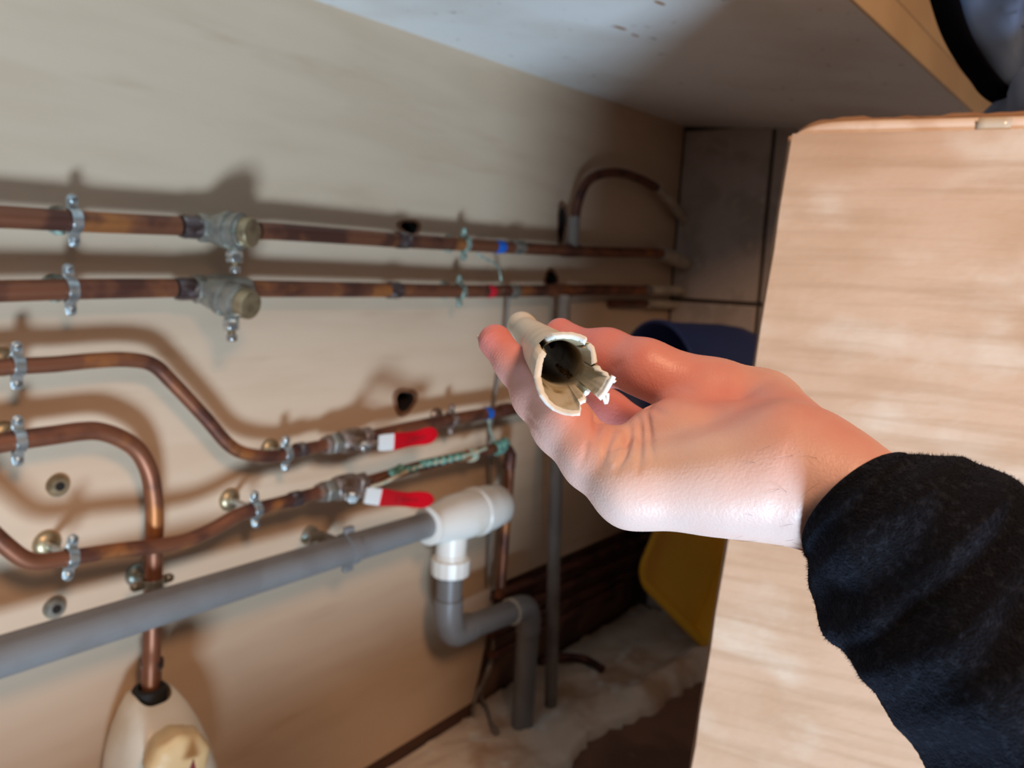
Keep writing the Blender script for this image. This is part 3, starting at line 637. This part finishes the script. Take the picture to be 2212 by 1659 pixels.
# -- upright dusty pipe
uf = FLR(1190, 1522)
tag(MB().tube([uf-np.array([0, 0, .005]), W(1198, 1150, .112), W(1202, 1000, .105), W(1214, 780, .07), W(1219, 640, .05)], .0128, 18).build('upright_pipe', M['greybrown'], loc=uf), 'dusty grey brown upright pipe standing right of the stepped grey waste pipe', 'pipe')

# -- control valve with knob, bottom left
cv = thing('control_valve', 'ivory plastic control valve cover with cream knob below the vertical copper pipe', 'valve', W(328, 1560, 0))
c0 = W(327, 1480, .046)
prof = [(0.000, .020, .020), (.004, .026, .026), (.020, .034, .036), (.040, .043, .045), (.065, .051, .052), (.095, .0575, .057), (.130, .0615, .060), (.17, .0625, .060)]
rows_ = []
for (s_, a_, b_) in prof:
    row = []
    for j in range(48):
        th_ = 2*pi*j/48; ce, se = cos(th_), sin(th_); ex = 2/3.0
        x = a_*np.sign(ce)*abs(ce)**ex; y = b_*np.sign(se)*abs(se)**ex
        row.append(c0+np.array([x*1.0, -y-.020*min(1, s_/.10), -s_-0.006-(.010*max(0, se) if s_ < .01 else 0)]))
    rows_.append(row)
MB().grid(rows_, close=True).build('cover', M['ivory'], cv, ang=80)
gc = np.array([c0[0], -.042, c0[2]-.006]); MB().grid([[gc+np.array([r*cos(2*pi*j/24), r*sin(2*pi*j/24), z]) for j in range(24)] for r, z in ((.0125, .001), (.013, .003), (.0185, .002), (.0200, -.004), (.019, -.02))], close=True).build('black_grommet', M['black'], cv)
kc = W(394, 1652, .148); kax = nrm(np.array([-0.20, -1, 0.08]))
kn = MB().lathe(kc-kax*.030, kax, [(-.015, .027), (0, .031), (.004, .0335), (.022, .0325), (.026, .030), (.029, .024), (.030, .013)], 72, flute=.026, lobes=9)
kn.build('knob', M['cream'], cv, ang=50)
pu = nrm(np.array([.12, 0, 1.0])); pu = nrm(pu-kax*(pu@kax)); pw = np.cross(kax, pu)
MB().prism([kc+kax*.0288+pu*.019, kc+kax*.0292-pu*.012+pw*.009, kc+kax*.0292-pu*.012-pw*.009], kax*.002).build('red_pointer', M['darkred'], cv)['label'] = 'dark red pointer'

# -- socket plugs in board
for (px, py, mt, lb) in [(124, 1048, 'brass', 'brass lined screw socket in the board under fourth copper pipe'), (117, 1312, 'brassgrey', 'dark metal screw socket in the board just above the grey waste pipe')]:
    t_ = thing('screw_socket', lb, 'socket', W(px, py)); c = W(px, py)
    MB().lathe(c, (0, -1, 0), [(0, .0125), (.003, .0120), (.0065, .0085), (.0068, .0060)], 20).build('flange', M[mt], t_)
    MB().lathe(c+np.array([0, -.0066, 0]), (0, -1, 0), [(0, .0050), (.0006, .0050)], 14).build('bore', M['hole'], t_)  # solid black disc; its colour stands for the bore's shade

# -- dark pipes along the recess behind, bits of cable, stub
for i, (a_, b_, r, of, lb) in enumerate([((1060, 1287), (1398, 1158), .0105, .000, 'topmost of the dark pipes running low along the recess behind the upright pipe'),
                                        ((1060, 1335), (1398, 1188), .0105, .004, 'middle of the dark pipes running low along the recess behind the upright pipe'),
                                        ((1060, 1372), (1372, 1232), .0095, .010, 'third dark pipe running low along the recess behind the upright pipe'),
                                        ((1062, 1418), (1345, 1262), .0095, .018, 'lowest dark pipe running close to the floor behind the upright pipe')]):
    tag(MB().tube([W(*a_, of), W((a_[0]+b_[0])/2, (a_[1]+b_[1])/2, of), W(*b_, of)], r, 14).build('heating_pipe', M['copper_dark'], loc=W(*a_, of)), lb, 'pipe', 'dark pipes along the recess')
def fl(px, py, z): return FLR(px, py, z)
tag(MB().tube(spline([fl(1165, 1428, .012), fl(1215, 1420, .014), fl(1262, 1424, .013), fl(1302, 1446, .008)], 8), .0095, 14).build('copper_stub', M['copper_dark'], loc=fl(1302, 1446, 0)), 'short bent dark copper stub lying on the concrete', 'pipe stub')
tag(MB().tube(spline([fl(1075, 1400, .05), W(1056, 1440, .05), fl(1040, 1500, .03), fl(1052, 1530, .012), fl(1060, 1560, .006), fl(1072, 1582, .005)], 8), [.003]*33+[.0045]*4+[.007]*4, 10).build('frayed_cable', M['cable'], loc=fl(1060, 1570, 0)), 'frayed grey cable end on the concrete beside the grey pipe foot', 'cable')
tag(MB().tube(spline([W(1066, 1378, .012), W(1060, 1440, .012), W(1030, 1500, .012), fl(1022, 1545, .006)], 8), .0032, 8).build('loose_cable', M['cable'], loc=fl(1035, 1535, 0)), 'loose thin cable hanging at the cut corner of the board', 'cable')

# -- yellow tub and navy bucket behind the carton
def PZ(x, y, Z): return P(x, y, Z)
yk = FLR(1535, 1412); K = P(1375, 1250, 1.74); B_ = P(1498, 957, 1.80)
ea = yk-K; eb = B_-K; La, Lb = np.linalg.norm(ea), np.linalg.norm(eb); ua, ub = ea/La, eb/Lb; nn = nrm(np.cross(ua, ub)); nn = nn if nn@FW > 0 else -nn
ua2 = nrm(ua); 
yt = thing('plastic_tub', 'ochre yellow plastic tub tilted on its corner behind the cardboard box', 'tub', yk)
def rr_rect(inset, depth, LA, LB, rad):
    pts = []
    for (cx_, cy_, a0) in ((rad, rad, pi), (LA-rad, rad, 1.5*pi), (LA-rad, LB-rad, 0), (rad, LB-rad, .5*pi)):
        for k in range(8):
            a_ = a0+k/7*pi/2; x = cx_+(rad-inset)*cos(a_); y = cy_+(rad-inset)*sin(a_); pts.append(K+ua*x+ub*y+nn*depth)
    return pts
LA, LB = La*1.0, Lb
prf = [(.0, .0), (-.004, .004), (.0, .010), (.012, .012), (.014, .004), (.020, .10), (.020, .10)]
MB().grid([rr_rect(.0, .012, LA, LB, .045), rr_rect(-.004, .004, LA, LB, .045), rr_rect(.002, .0, LA, LB, .045), rr_rect(.012, .001, LA, LB, .045), rr_rect(.016, .006, LA, LB, .045)], close=True).build('rim', M['yellow'], yt, ang=60)
bodyq = MB().grid([rr_rect(.016, .006, LA, LB, .045), rr_rect(.022, .02, LA, LB, .045), rr_rect(.030, .045, LA, LB, .045)], close=True); n0 = len(bodyq.v); bodyq.f.append(tuple(range(n0-32, n0)))
bodyq.build('shell', M['yellow'], yt, ang=60)
Mth = P(1412, 848, 1.55); Bse = P(1640, 842, 1.66); bax = nrm(Bse-Mth); 
bk = thing('bucket', 'navy blue plastic bucket tipped on its side behind the hand', 'bucket', Mth)
Lk = 0.27; R0 = .142
rows_ = []; u = nrm(np.cross(bax, up)); v = np.cross(u, bax)
for (s_, r) in [(Lk-.008, .001), (Lk-.008, R0*.55), (Lk*.6, R0*.90), (.004, R0*.965), (0, R0*.985), (-.002, R0), (0, R0*1.03), (.012, R0*1.03), (.014, R0*1.0), (Lk*.55, R0*.985), (Lk*.72, R0*.95), (Lk*.86, R0*.86), (Lk*.96, R0*.72), (Lk+.002, R0*.58), (Lk+.002, .001)]:
    rows_.append([Mth+bax*s_+r*(cos(2*pi*j/44)*u+sin(2*pi*j/44)*v) for j in range(44)])
MB().grid(rows_, close=True).build('shell', M['navy'], bk, ang=50)

# ------------------------------------------------------------------ the hand: one continuous body
def C3(px, py, Z): return np.array([(px-CX)/F*Z, -(py-CY)/F*Z, Z])
def rad(rp, Z): return rp*Z/F
def chain(lst): return [(C3(x, y, z), rad(r, z)) for (x, y, z, r) in lst]
thumb = chain([(1069.8, 737.0, 0.326, 37.5), (1110.0, 791.0, 0.318, 34.0), (1159.8, 856.5, 0.306, 48.8), (1216.0, 918.0, 0.294, 62), (1283.0, 993.0, 0.283, 65.0), (1375.0, 1052.0, 0.273, 77.0), (1560.5, 1048.0, 0.266, 91.0)])
index = chain([(1210.0, 721.0, 0.342, 34.8), (1247.0, 756.2, 0.336, 41.5), (1307.0, 771.2, 0.328, 57.9), (1393.0, 794.5, 0.314, 58.0), (1546.0, 864.0, 0.312, 84.0), (1644.0, 905.0, 0.316, 92.5)])
middle = chain([(1240, 846, 0.374, 46), (1302, 896, 0.366, 55), (1420, 974, 0.352, 62), (1600, 985, 0.336, 84)])
ringf = chain([(1290, 940, 0.4, 44), (1350, 985, 0.39, 48), (1470, 1020, 0.372, 56), (1610, 1010, 0.352, 80)])
little = chain([(1350, 1010, 0.418, 38), (1410, 1050, 0.408, 42), (1500, 1050, 0.392, 50), (1620, 1040, 0.366, 70)])
palm = [chain(c_) for c_ in [[(1362.5, 1055.5, 0.273, 78.2), (1560.0, 1042.0, 0.266, 98.5), (1692.0, 1033.0, 0.264, 123.0)], [(1636.0, 896.2, 0.316, 97.5), (1732.0, 994.0, 0.27, 112.5)], [(1600, 970, 0.336, 80), (1718.0, 1019.0, 0.272, 100.0)],
        [(1610, 1010, 0.352, 78), (1740, 1040, 0.285, 100)], [(1620, 1040, 0.366, 70), (1740, 1050, 0.292, 95)], [(1345, 962.0, 0.288, 41.0), (1447.8, 948.5, 0.288, 64.8), (1560, 960, 0.285, 90)], [(1415.5, 935.2, 0.296, 42), (1500, 900, 0.303, 70)],
        [(1693.0, 1025.0, 0.264, 139.5), (1805.0, 1061.0, 0.256, 119.0), (1902.0, 1136.0, 0.248, 119.5), (2150, 1330, 0.232, 150)]]]
h = 0.00105
lo = np.array([C3(1010, 0, .33)[0], C3(0, 1215, .30)[1]-.012, .222]); hi = np.array([C3(2130, 0, .235)[0]+.03, C3(0, 650, .34)[1], .45])
hi[0] = .162
nn_ = np.ceil((hi-lo)/h).astype(int)
gx = (lo[0]+h*np.arange(nn_[0])).astype(np.float32)[:, None, None]; gy = (lo[1]+h*np.arange(nn_[1])).astype(np.float32)[None, :, None]; gz = (lo[2]+h*np.arange(nn_[2])).astype(np.float32)[None, None, :]
def cone(p0, r0, p1, r1):
    d = (p1-p0).astype(np.float32); L2 = float(d@d)
    t = np.clip(((gx-p0[0])*d[0]+(gy-p0[1])*d[1]+(gz-p0[2])*d[2])/np.float32(L2), 0, 1).astype(np.float32)
    q = np.sqrt((gx-(p0[0]+t*d[0]))**2+(gy-(p0[1]+t*d[1]))**2+(gz-(p0[2]+t*d[2]))**2)
    return (q-(r0+t*(r1-r0))).astype(np.float32)
def smin(a, b, k):
    hh = np.maximum(k-np.abs(a-b), 0)/k; return np.minimum(a, b)-hh*hh*np.float32(k*.25)
def chain_sdf(ch, k):
    v = None
    for (p0, r0), (p1, r1) in zip(ch[:-1], ch[1:]):
        c_ = cone(p0, r0, p1, r1); v = c_ if v is None else smin(v, c_, np.float32(k))
    return v
vol = None
for ch in palm:
    v = chain_sdf(ch, .010); vol = v if vol is None else smin(vol, v, np.float32(.010))
vol = smin(vol, chain_sdf(thumb, .006), np.float32(.007))
vol = smin(vol, chain_sdf(index, .006), np.float32(.006))
for ch in (middle, ringf, little): vol = smin(vol, chain_sdf(ch, .005), np.float32(.0022))
def surface_nets(vol, lo, h):
    s = vol < 0; nx_, ny_, nz_ = vol.shape; cs = (nx_-1, ny_-1, nz_-1)
    cnt = np.zeros(cs, np.int8)
    mixed = np.zeros(cs, bool); f0 = s[:-1, :-1, :-1]
    for a in (0, 1):
        for b in (0, 1):
            for c in (0, 1): mixed |= s[a:nx_-1+a, b:ny_-1+b, c:nz_-1+c] != f0
    I = np.argwhere(mixed); idx = -np.ones(cs, np.int32); idx[mixed] = np.arange(len(I))
    acc = np.zeros((len(I), 3)); num = np.zeros(len(I))
    cor = [(a, b, c) for a in (0, 1) for b in (0, 1) for c in (0, 1)]
    for p in cor:
        for ax in range(3):
            if p[ax] == 0:
                q = list(p); q[ax] = 1
                va = vol[I[:, 0]+p[0], I[:, 1]+p[1], I[:, 2]+p[2]]; vb = vol[I[:, 0]+q[0], I[:, 1]+q[1], I[:, 2]+q[2]]
                mk = (va < 0) != (vb < 0); t = np.where(mk, va/np.where(mk, va-vb, 1), 0)
                pos = np.tile(np.array(p, float), (len(I), 1)); pos[:, ax] += t
                acc[mk] += pos[mk]; num[mk] += 1
    V = lo+h*(I+acc/num[:, None]); Q = []
    for ax in range(3):
        sl0 = [slice(None)]*3; sl1 = [slice(None)]*3; sl0[ax] = slice(0, -1); sl1[ax] = slice(1, None)
        d = s[tuple(sl0)] != s[tuple(sl1)]; E_ = np.argwhere(d); o1, o2 = [(1, 2), (2, 0), (0, 1)][ax]
        ok = (E_[:, o1] > 0) & (E_[:, o2] > 0) & (E_[:, o1] < vol.shape[o1]-1) & (E_[:, o2] < vol.shape[o2]-1); E_ = E_[ok]
        sg = s[E_[:, 0], E_[:, 1], E_[:, 2]]
        def cell(d1, d2):
            c_ = E_.copy(); c_[:, o1] += d1; c_[:, o2] += d2; return idx[c_[:, 0], c_[:, 1], c_[:, 2]]
        q = np.stack([cell(-1, -1), cell(0, -1), cell(0, 0), cell(-1, 0)], 1); q[~sg] = q[~sg][:, ::-1]; Q.append(q)
    return V, np.concatenate(Q)
HV, HQ = surface_nets(vol, lo, h); del vol
lab = np.arange(len(HV))
for _ in range(4000):
    m0 = lab[HQ].min(1); l2 = lab.copy()
    for k in range(4): np.minimum.at(l2, HQ[:, k], m0)
    l2 = l2[l2]
    if (l2 == lab).all(): break
    lab = l2
vals, cn = np.unique(lab, return_counts=True); keep = lab == vals[cn.argmax()]
HQ = HQ[keep[HQ[:, 0]]]; remap = np.cumsum(keep)-1; HV = HV[keep]; HQ = remap[HQ]
# one smoothing pass then refine once for the skin folds
me = bpy.data.meshes.new('hand_tmp'); me.from_pydata([tuple(p) for p in HV], [], [tuple(q) for q in HQ]); me.update()
ob = bpy.data.objects.new('hand_tmp', me); COL.objects.link(ob)
sm_ = ob.modifiers.new('smooth', 'SMOOTH'); sm_.factor = .5; sm_.iterations = 6
ss = ob.modifiers.new('sub', 'SUBSURF'); ss.levels = 1; ss.render_levels = 1
dg = bpy.context.evaluated_depsgraph_get(); hm = bpy.data.meshes.new_from_object(ob.evaluated_get(dg)); bpy.data.objects.remove(ob)
nv = len(hm.vertices); HV = np.empty(nv*3); hm.vertices.foreach_get('co', HV); HV = HV.reshape(-1, 3)
HN = np.empty(nv*3); hm.vertices.foreach_get('normal', HN); HN = HN.reshape(-1, 3)
pxy = np.stack([CX+F*HV[:, 0]/HV[:, 2], CY-F*HV[:, 1]/HV[:, 2]], 1)
front = ((HN*HV).sum(1) < 0) & (HV[:, 2] < .345)
disp = np.zeros(nv)
def seg_d(P_, a, b):
    a = np.array(a, float); b = np.array(b, float); d = b-a; t = np.clip(((P_-a)@d)/(d@d), 0, 1); return np.linalg.norm(P_-a-t[:, None]*d, axis=1)
creases = [([(1395, 882), (1402, 930), (1406, 962), (1414, 1005)], 8, .0010), ([(1382, 905), (1383, 950), (1382, 985), (1378, 1030)], 8, .0012),
           ([(1361, 928), (1357, 955), (1347, 985), (1326, 1026)], 8, .0017), ([(1358, 948), (1338, 960), (1320, 974)], 7, .0013),
           ([(1324, 934), (1312, 960), (1304, 985), (1286, 1026)], 8, .0010), ([(1294, 888), (1290, 920), (1279, 955)], 11, .0018),
           ([(1392, 874), (1415, 884), (1455, 902)], 9, .0007), ([(1270, 945), (1262, 985), (1248, 1015)], 8, .0004),
           ([(1142, 896), (1158, 925), (1167, 950)], 6, .0005), ([(1126, 903), (1143, 930)], 5, .0004), ([(1164, 872), (1150, 905)], 6, .0003),
           ([(1322, 800), (1350, 772)], 9, .0004), ([(1300, 822), (1318, 806)], 7, .0003), ([(1728, 1190), (1752, 1125), (1790, 1040)], 26, .0014)]
for pl, wd, dp in creases:
    Lp = sum(math.hypot(a[0]-b[0], a[1]-b[1]) for a, b in zip(pl[:-1], pl[1:]))
    D_ = []; TT = []; acc_ = 0
    for a, b in zip(pl[:-1], pl[1:]):
        a = np.array(a, float); b = np.array(b, float); d = b-a; t = np.clip(((pxy-a)@d)/(d@d), 0, 1)
        D_.append(np.linalg.norm(pxy-a-t[:, None]*d, axis=1)); TT.append((acc_+t*np.linalg.norm(d))/Lp); acc_ += np.linalg.norm(d)
    D_ = np.array(D_); k_ = D_.argmin(0); dmin = D_[k_, np.arange(nv)]; tt = np.array(TT)[k_, np.arange(nv)]
    disp -= dp*np.clip(np.minimum((1-tt)/.55, (tt+.12)/.3), 0, 1)*np.exp(-(dmin/wd)**2)
bulge = [((1338, 940), 14, .0007), ((1371, 952), 8, .0006), ((1322, 1000), 10, .0003), ((1660, 850), 60, .0008), ((1560, 830), 30, -.0006), ((1490, 905), 40, .0006), ((1620, 1090), 60, .0006)]
for c_, s_, a_ in bulge: disp += a_*np.exp(-(np.linalg.norm(pxy-np.array(c_), axis=1)/s_)**2)
# fine relief
disp += 0.00006*np.sin(pxy[:, 0]*.9+2*np.sin(pxy[:, 1]*.21))*np.sin(pxy[:, 1]*.8)
HV2 = HV+HN*(disp*front)[:, None]
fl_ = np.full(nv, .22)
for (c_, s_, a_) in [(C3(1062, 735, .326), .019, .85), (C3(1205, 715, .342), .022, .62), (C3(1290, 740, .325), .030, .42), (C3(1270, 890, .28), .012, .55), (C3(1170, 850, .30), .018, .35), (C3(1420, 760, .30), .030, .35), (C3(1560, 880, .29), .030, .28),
                   (C3(1700, 870, .27), .035, .30), (C3(1830, 960, .25), .03, .32), (C3(1280, 960, .27), .010, .25), (C3(1330, 890, .36), .035, .9), (C3(1480, 1110, .255), .045, -.20), (C3(1620, 1080, .245), .04, -.22)]:  # deep red between the fingers is shade put into the skin colour
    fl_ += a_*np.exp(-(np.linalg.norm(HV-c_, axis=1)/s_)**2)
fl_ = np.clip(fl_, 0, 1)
Wd = CAM+HV2[:, :1]*RT+HV2[:, 1:2]*UP+HV2[:, 2:3]*FW
ploc = P(1900, 1150, .25)
person = thing('person', 'right hand and forearm in a black fleece sleeve, pinching the broken tube', 'person', ploc)
hm.vertices.foreach_set('co', (Wd-ploc).ravel().astype(np.float32)); hm.update()
at = hm.attributes.new('flush_and_shade', 'FLOAT', 'POINT'); at.data.foreach_set('value', fl_.astype(np.float32))
for p in hm.polygons: p.use_smooth = True
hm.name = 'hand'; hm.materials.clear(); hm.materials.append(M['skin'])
hand = bpy.data.objects.new('hand', hm); COL.objects.link(hand); hand.parent = person
# thumbnail on the far side of the tip, just showing past the outline
# keep the one body
na = P(1040, 748, .330); t_ = nrm(P(1074, 741, .326)-P(1100, 795, .318)); o_ = nrm(P(1036, 750, .331)-P(1076, 744, .326))
nv_ = nrm(np.cross(t_, o_)); rows_ = []
for i in range(9):
    row = []
    for j in range(9):
        a_ = (j/8-.5)*1.5; s_ = (i/8-.5)*.0085
        row.append(P(1073, 742, .327)+t_*s_+.0077*(cos(a_)*o_+sin(a_)*nv_)-t_*.0012)
    rows_.append(row)
no = MB().grid(rows_).build('thumbnail', M['nail'], person, ang=80); no.modifiers.new('s', 'SOLIDIFY').thickness = .0006
# a few dark wrist hairs
hr = MB(); rg = np.random.RandomState(11)
cand = np.where(front & (pxy[:, 0] > 1600) & (pxy[:, 0] < 1790) & (pxy[:, 1] > 960) & (pxy[:, 1] < 1190))[0]
for i in rg.choice(cand, 30, replace=False):
    b0 = Wd[i]; nW = RT*HN[i, 0]+UP*HN[i, 1]+FW*HN[i, 2]; d0 = nrm(-RT*(.4+.4*rg.rand())+UP*(rg.rand()-.6)*.8); d0 = nrm(d0-nW*(d0@nW))
    L_ = .003+.004*rg.rand(); hr.tube([b0, b0+d0*L_*.5+nW*.0006, b0+d0*L_+nW*.0004-UP*.0008*rg.rand()], [.00003, .000025, .00001], 4, caps=False)
ho = hr.build('wrist_hair', M['hair'], person); ho['kind'] = 'stuff'

# ------------------------------------------------------------------ sleeve
ringsS = [((1738, 1184), (1982, 1013), .250, .028, 58), ((1741, 1208), (2020, 1008), .249, .030, 50), ((1752, 1262), (2080, 1006), .247, .033, 40), ((1780, 1330), (2130, 1016), .244, .035, 20),
          ((1812, 1388), (2185, 1040), .240, .036, 10), ((1836, 1424), (2215, 1070), .238, .037, 0), ((1868, 1496), (2280, 1115), .233, .038, 0), ((1925, 1568), (2350, 1180), .228, .039, 0), ((2008, 1658), (2430, 1255), .222, .040, 0), ((2110, 1770), (2530, 1350), .215, .041, 0), ((2250, 1900), (2660, 1480), .208, .042, 0)]
ctrl = []
for (ll, ur, Z, dep, sh) in ringsS: ctrl.append((np.array(ll, float), np.array(ur, float), Z, dep, sh))
NS = 90; rows_o = []; rgs = np.random.RandomState(2)
def interp(t):
    f_ = t*(len(ctrl)-1); i = min(int(f_), len(ctrl)-2); u_ = f_-i
    return [ctrl[i][k]*(1-u_)+ctrl[i+1][k]*u_ for k in range(5)]
axd = nrm(P(2100, 1320, .235)-P(1860, 1098, .25))
NR = 160
for i in range(NR+1):
    t = i/NR; ll, ur, Z, dep, sh = interp(t); a_, b_ = P(ll[0], ll[1], Z), P(ur[0], ur[1], Z); c_ = (a_+b_)/2; e1 = (b_-a_)/2; row = []
    ax_ = nrm(axd-nrm(e1)*(axd@nrm(e1))); e2 = nrm(np.cross(e1, axd)); e2 = e2 if e2@FW < 0 else -e2
    for j in range(NS*2):
        ph = 2*pi*j/(NS*2); w_ = 0.0
        ww = t*11
        w_ += .0016*sin(2*pi*(t*6.0+.16*sin(ph*2+1)))*max(0, min(1, t*9))*(0.6+.4*sin(ph+.5))*(.15+.85*(1-cos(ph))/2)
        w_ += .0016*sin(ph*3+4*t*3)*min(1, t*5)*(.3+.7*(1-cos(ph))/2)
        w_ += .0010*sin(ph*7-9*t)*min(1, t*5)*(.2+.8*(1-cos(ph))/2)
        w_ += .0001*rgs.randn()
        k = 1+w_/.035
        p = c_+e1*cos(ph)*k+e2*dep*sin(ph)*k-axd*(sh*Z/F)*max(0, sin(ph))**1.0
        row.append(p)
    rows_o.append(row)
c_l = sum(rows_o[-1])/len(rows_o[-1])         # the sleeve goes on towards the elbow, out of the picture
for k in range(1, 9): rows_o.append([c_l+(q-c_l)*(1+.035*k)+axd*(.030*k) for q in rows_o[NR]])
rows_o.append([c_l+(q-c_l)*.05+axd*.245 for q in rows_o[NR]])
lip = []
for k, (sc, adv) in enumerate([(.99, -.0012), (.965, -.0016), (.935, -.0004), (.915, .004), (.90, .02)]):
    r0 = rows_o[0]; c_ = sum(r0)/len(r0); lip.append([c_+(q-c_)*sc+axd*adv for q in r0])
sleeve = MB().grid(lip[::-1]+rows_o, close=True).build('sleeve', M['fleece'], person, ang=180); sleeve['label'] = 'black fleece sleeve'

fz = MB(); rgf = np.random.RandomState(6)
for k in range(15000):
    i = rgf.randint(0, int(NR*.62)); j = rgf.randint(0, NS*2); p = rows_o[i][j]; q = rows_o[i][(j+1) % (NS*2)]; r_ = rows_o[i+1][j]
    nW = nrm(np.cross(q-p, r_-p)); cc_ = sum(rows_o[i][::20])/len(rows_o[i][::20]); nW = nW if nW@(p-cc_) > 0 else -nW
    if nW@(p-CAM) > .25*np.linalg.norm(p-CAM): continue
    b0 = p+(q-p)*rgf.rand()+(r_-p)*rgf.rand(); d0 = nrm(nW+.9*rgf.randn(3)); sd = nrm(np.cross(d0, rgf.randn(3)))*.00008; L_ = .0006+.0009*rgf.rand()
    fz.add([b0-sd-nW*.0002, b0+sd-nW*.0002, b0+d0*L_], [(0, 1, 2)])
ff = fz.build('fleece_fibres', M['fleece'], sleeve, ang=180); ff['kind'] = 'stuff'

# ------------------------------------------------------------------ broken tube in the fingers
rim = [(1090, 470, 0), (1200, 412, 2), (1340, 395, 3), (1500, 402, 4), (1620, 432, 5), (1705, 470, 6), (1722, 505, 4), (1690, 528, -1), (1765, 562, 4), (1822, 612, 5), (1850, 720, 6), (1868, 850, 7), (1830, 868, 1), (1905, 905, 7), (1935, 962, 9), (2025, 1000, 10), (2045, 1050, 11), (2105, 1070, 12),
       (2040, 1200, 14), (1965, 1310, 14), (1893, 1392, 13), (1890, 1335, 9), (1785, 1250, -3), (1742, 1320, 1), (1672, 1378, 0), (1715, 1392, 6), (1690, 1445, 12), (1600, 1485, 12), (1628, 1535, 14), (1608, 1640, 16), (1500, 1648, 16), (1350, 1625, 15), (1200, 1560, 14), (1095, 1470, 13), (1005, 1350, 12), (955, 1210, 10), (925, 1080, 8), (930, 990, 7), (952, 850, 5), (992, 745, 3), (1045, 670, 1), (1040, 620, -6), (985, 570, -14), (1010, 545, -12)]
fine = []
nR = len(rim)
for i in range(nR):
    a_, b_ = rim[i], rim[(i+1) % nR]; d_ = math.hypot(a_[0]-b_[0], a_[1]-b_[1]); kk = max(1, int(d_/22))
    for q in range(kk):
        s_ = q/kk; jr = random.gauss(0, 2.0) if d_ > 40 else 0
        fine.append((a_[0]*(1-s_)+b_[0]*s_+jr, a_[1]*(1-s_)+b_[1]*s_+jr, a_[2]*(1-s_)+b_[2]*s_))
Z0 = .262; cz = np.array([1390.0, 960.0])
ang_ = []
outer = []
for (zx, zy, dz) in fine:
    outer.append(P(1020+zx/6.9125, 660+zy/6.9125, Z0-dz*.0012)); ang_.append(math.atan2(zy-cz[1], zx-cz[0]))
ang_ = np.maximum.accumulate(np.unwrap(ang_))+np.arange(len(ang_))*1e-4
secs = [(.10, None), (.22, None), (.35, None), (.5, None), (.65, None), (.78, None), (.87, 24.5), (.91, 26), (.94, 31), (1.0, 32)]
farC = np.array([1127.0, 705.0]); farZ = .395
def sec_ring(t, shrink=0.0):
    out = []
    for o_, a_ in zip(outer, ang_):
        fr = 26.0
        q = P(farC[0]+fr*cos(a_), farC[1]+fr*sin(a_), farZ); p = o_*(1-t)+q*t
        out.append(p)
    c_ = sum(out)/len(out)
    rad_ = np.mean([np.linalg.norm(p-c_) for p in out])
    w_ = min(1, t*16)                                       # away from the broken mouth the section becomes round
    cpx = (np.array([1215.0, 792.0]))*(1-t)+farC*t; cZ = (Z0-.008)*(1-t)+farZ*t; cc = P(cpx[0], cpx[1], cZ)
    rp = 66*(1-t)+25*t
    rm = rp*cZ/F
    if t > .9: rm = (25+7*min(1, (t-.9)/.05))*farZ/F
    rnd = [cc+rm*(cos(a_)*RT-sin(a_)*UP) for a_ in ang_]
    res = [p*(1-w_)+q*w_ for p, q in zip(out, rnd)]
    c2_ = sum(res)/len(res)
    if shrink: res = [p+nrm(c2_-p)*shrink for p in res]
    return res
ts = [0.0, .05, .10, .16, .22, .30, .40, .5, .6, .7, .8, .88, .905, .93, .96, 1.0]
tube = thing('broken_tube', 'short cream plastic tube with a jagged white broken mouth, held between thumb and fingers', 'tube', P(1180, 760, .32))
MB().grid([outer]+[sec_ring(t) for t in ts[1:]], close=True).build('outer_wall', M['pvc'], tube, ang=60)
TK = .0021
def inward(ring_, k):
    c_ = np.mean(ring_, axis=0); return [p+nrm(c_-p)*k for p in ring_]
in0 = inward(outer, TK)
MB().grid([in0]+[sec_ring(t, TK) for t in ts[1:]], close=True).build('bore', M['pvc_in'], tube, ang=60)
rimR = []
mid = [(a_+b_)/2-FW*.0005 for a_, b_ in zip(outer, in0)]
rb = [p+nrm(np.mean(outer, axis=0)-p)*-.00015+FW*.0009 for p in outer]; rc = [p+nrm(np.mean(outer, axis=0)-p)*.00025+FW*.0009 for p in in0]
MB().grid([rb, outer, mid, in0, rc], close=True).build('broken_edge', M['pvc_rim'], tube, ang=80)['label'] = 'white jagged broken edge'
e0, e1 = sec_ring(1.0), sec_ring(1.0, TK); MB().grid([e0, e1], close=True).build('far_edge', M['pvc_rim'], tube)
# deposit inside and shreds hanging off the flap
dp = MB(); rg = np.random.RandomState(9)
for k in range(34):
    s_ = k/33; zx = 1270+330*s_+rg.randn()*14; zy = 900+250*s_+rg.randn()*12
    c_ = P(1020+zx/6.9125, 660+zy/6.9125, Z0+.020*(1-s_)+.006); dp.lathe(c_, nrm(rg.randn(3)), [(-.0006, .0002), (-.0003, .0007), (.0003, .0007), (.0007, .0002)], 7)
dp.build('deposit', M['crud'], tube)['kind'] = 'stuff'
sh = MB()
def zz(pts): return [P(1020+x/6.9125, 660+y/6.9125, Z0-.017) for x, y in pts]
sh.tube(spline(zz([(1890, 1390), (1965, 1310), (2030, 1200), (2090, 1090), (2110, 1055)]), 6), .0009, 8)
sh.tube(spline(zz([(2075, 1110), (2120, 1130), (2135, 1145)]), 4), .0006, 6)
sh.tube(spline(zz([(1960, 1330), (1975, 1410), (2000, 1470)]), 4), .0006, 6); sh.tube(spline(zz([(2025, 1310), (2020, 1400), (2000, 1465)]), 4), .0006, 6)
sh.build('torn_shreds', M['pvc_rim'], tube, ang=80)
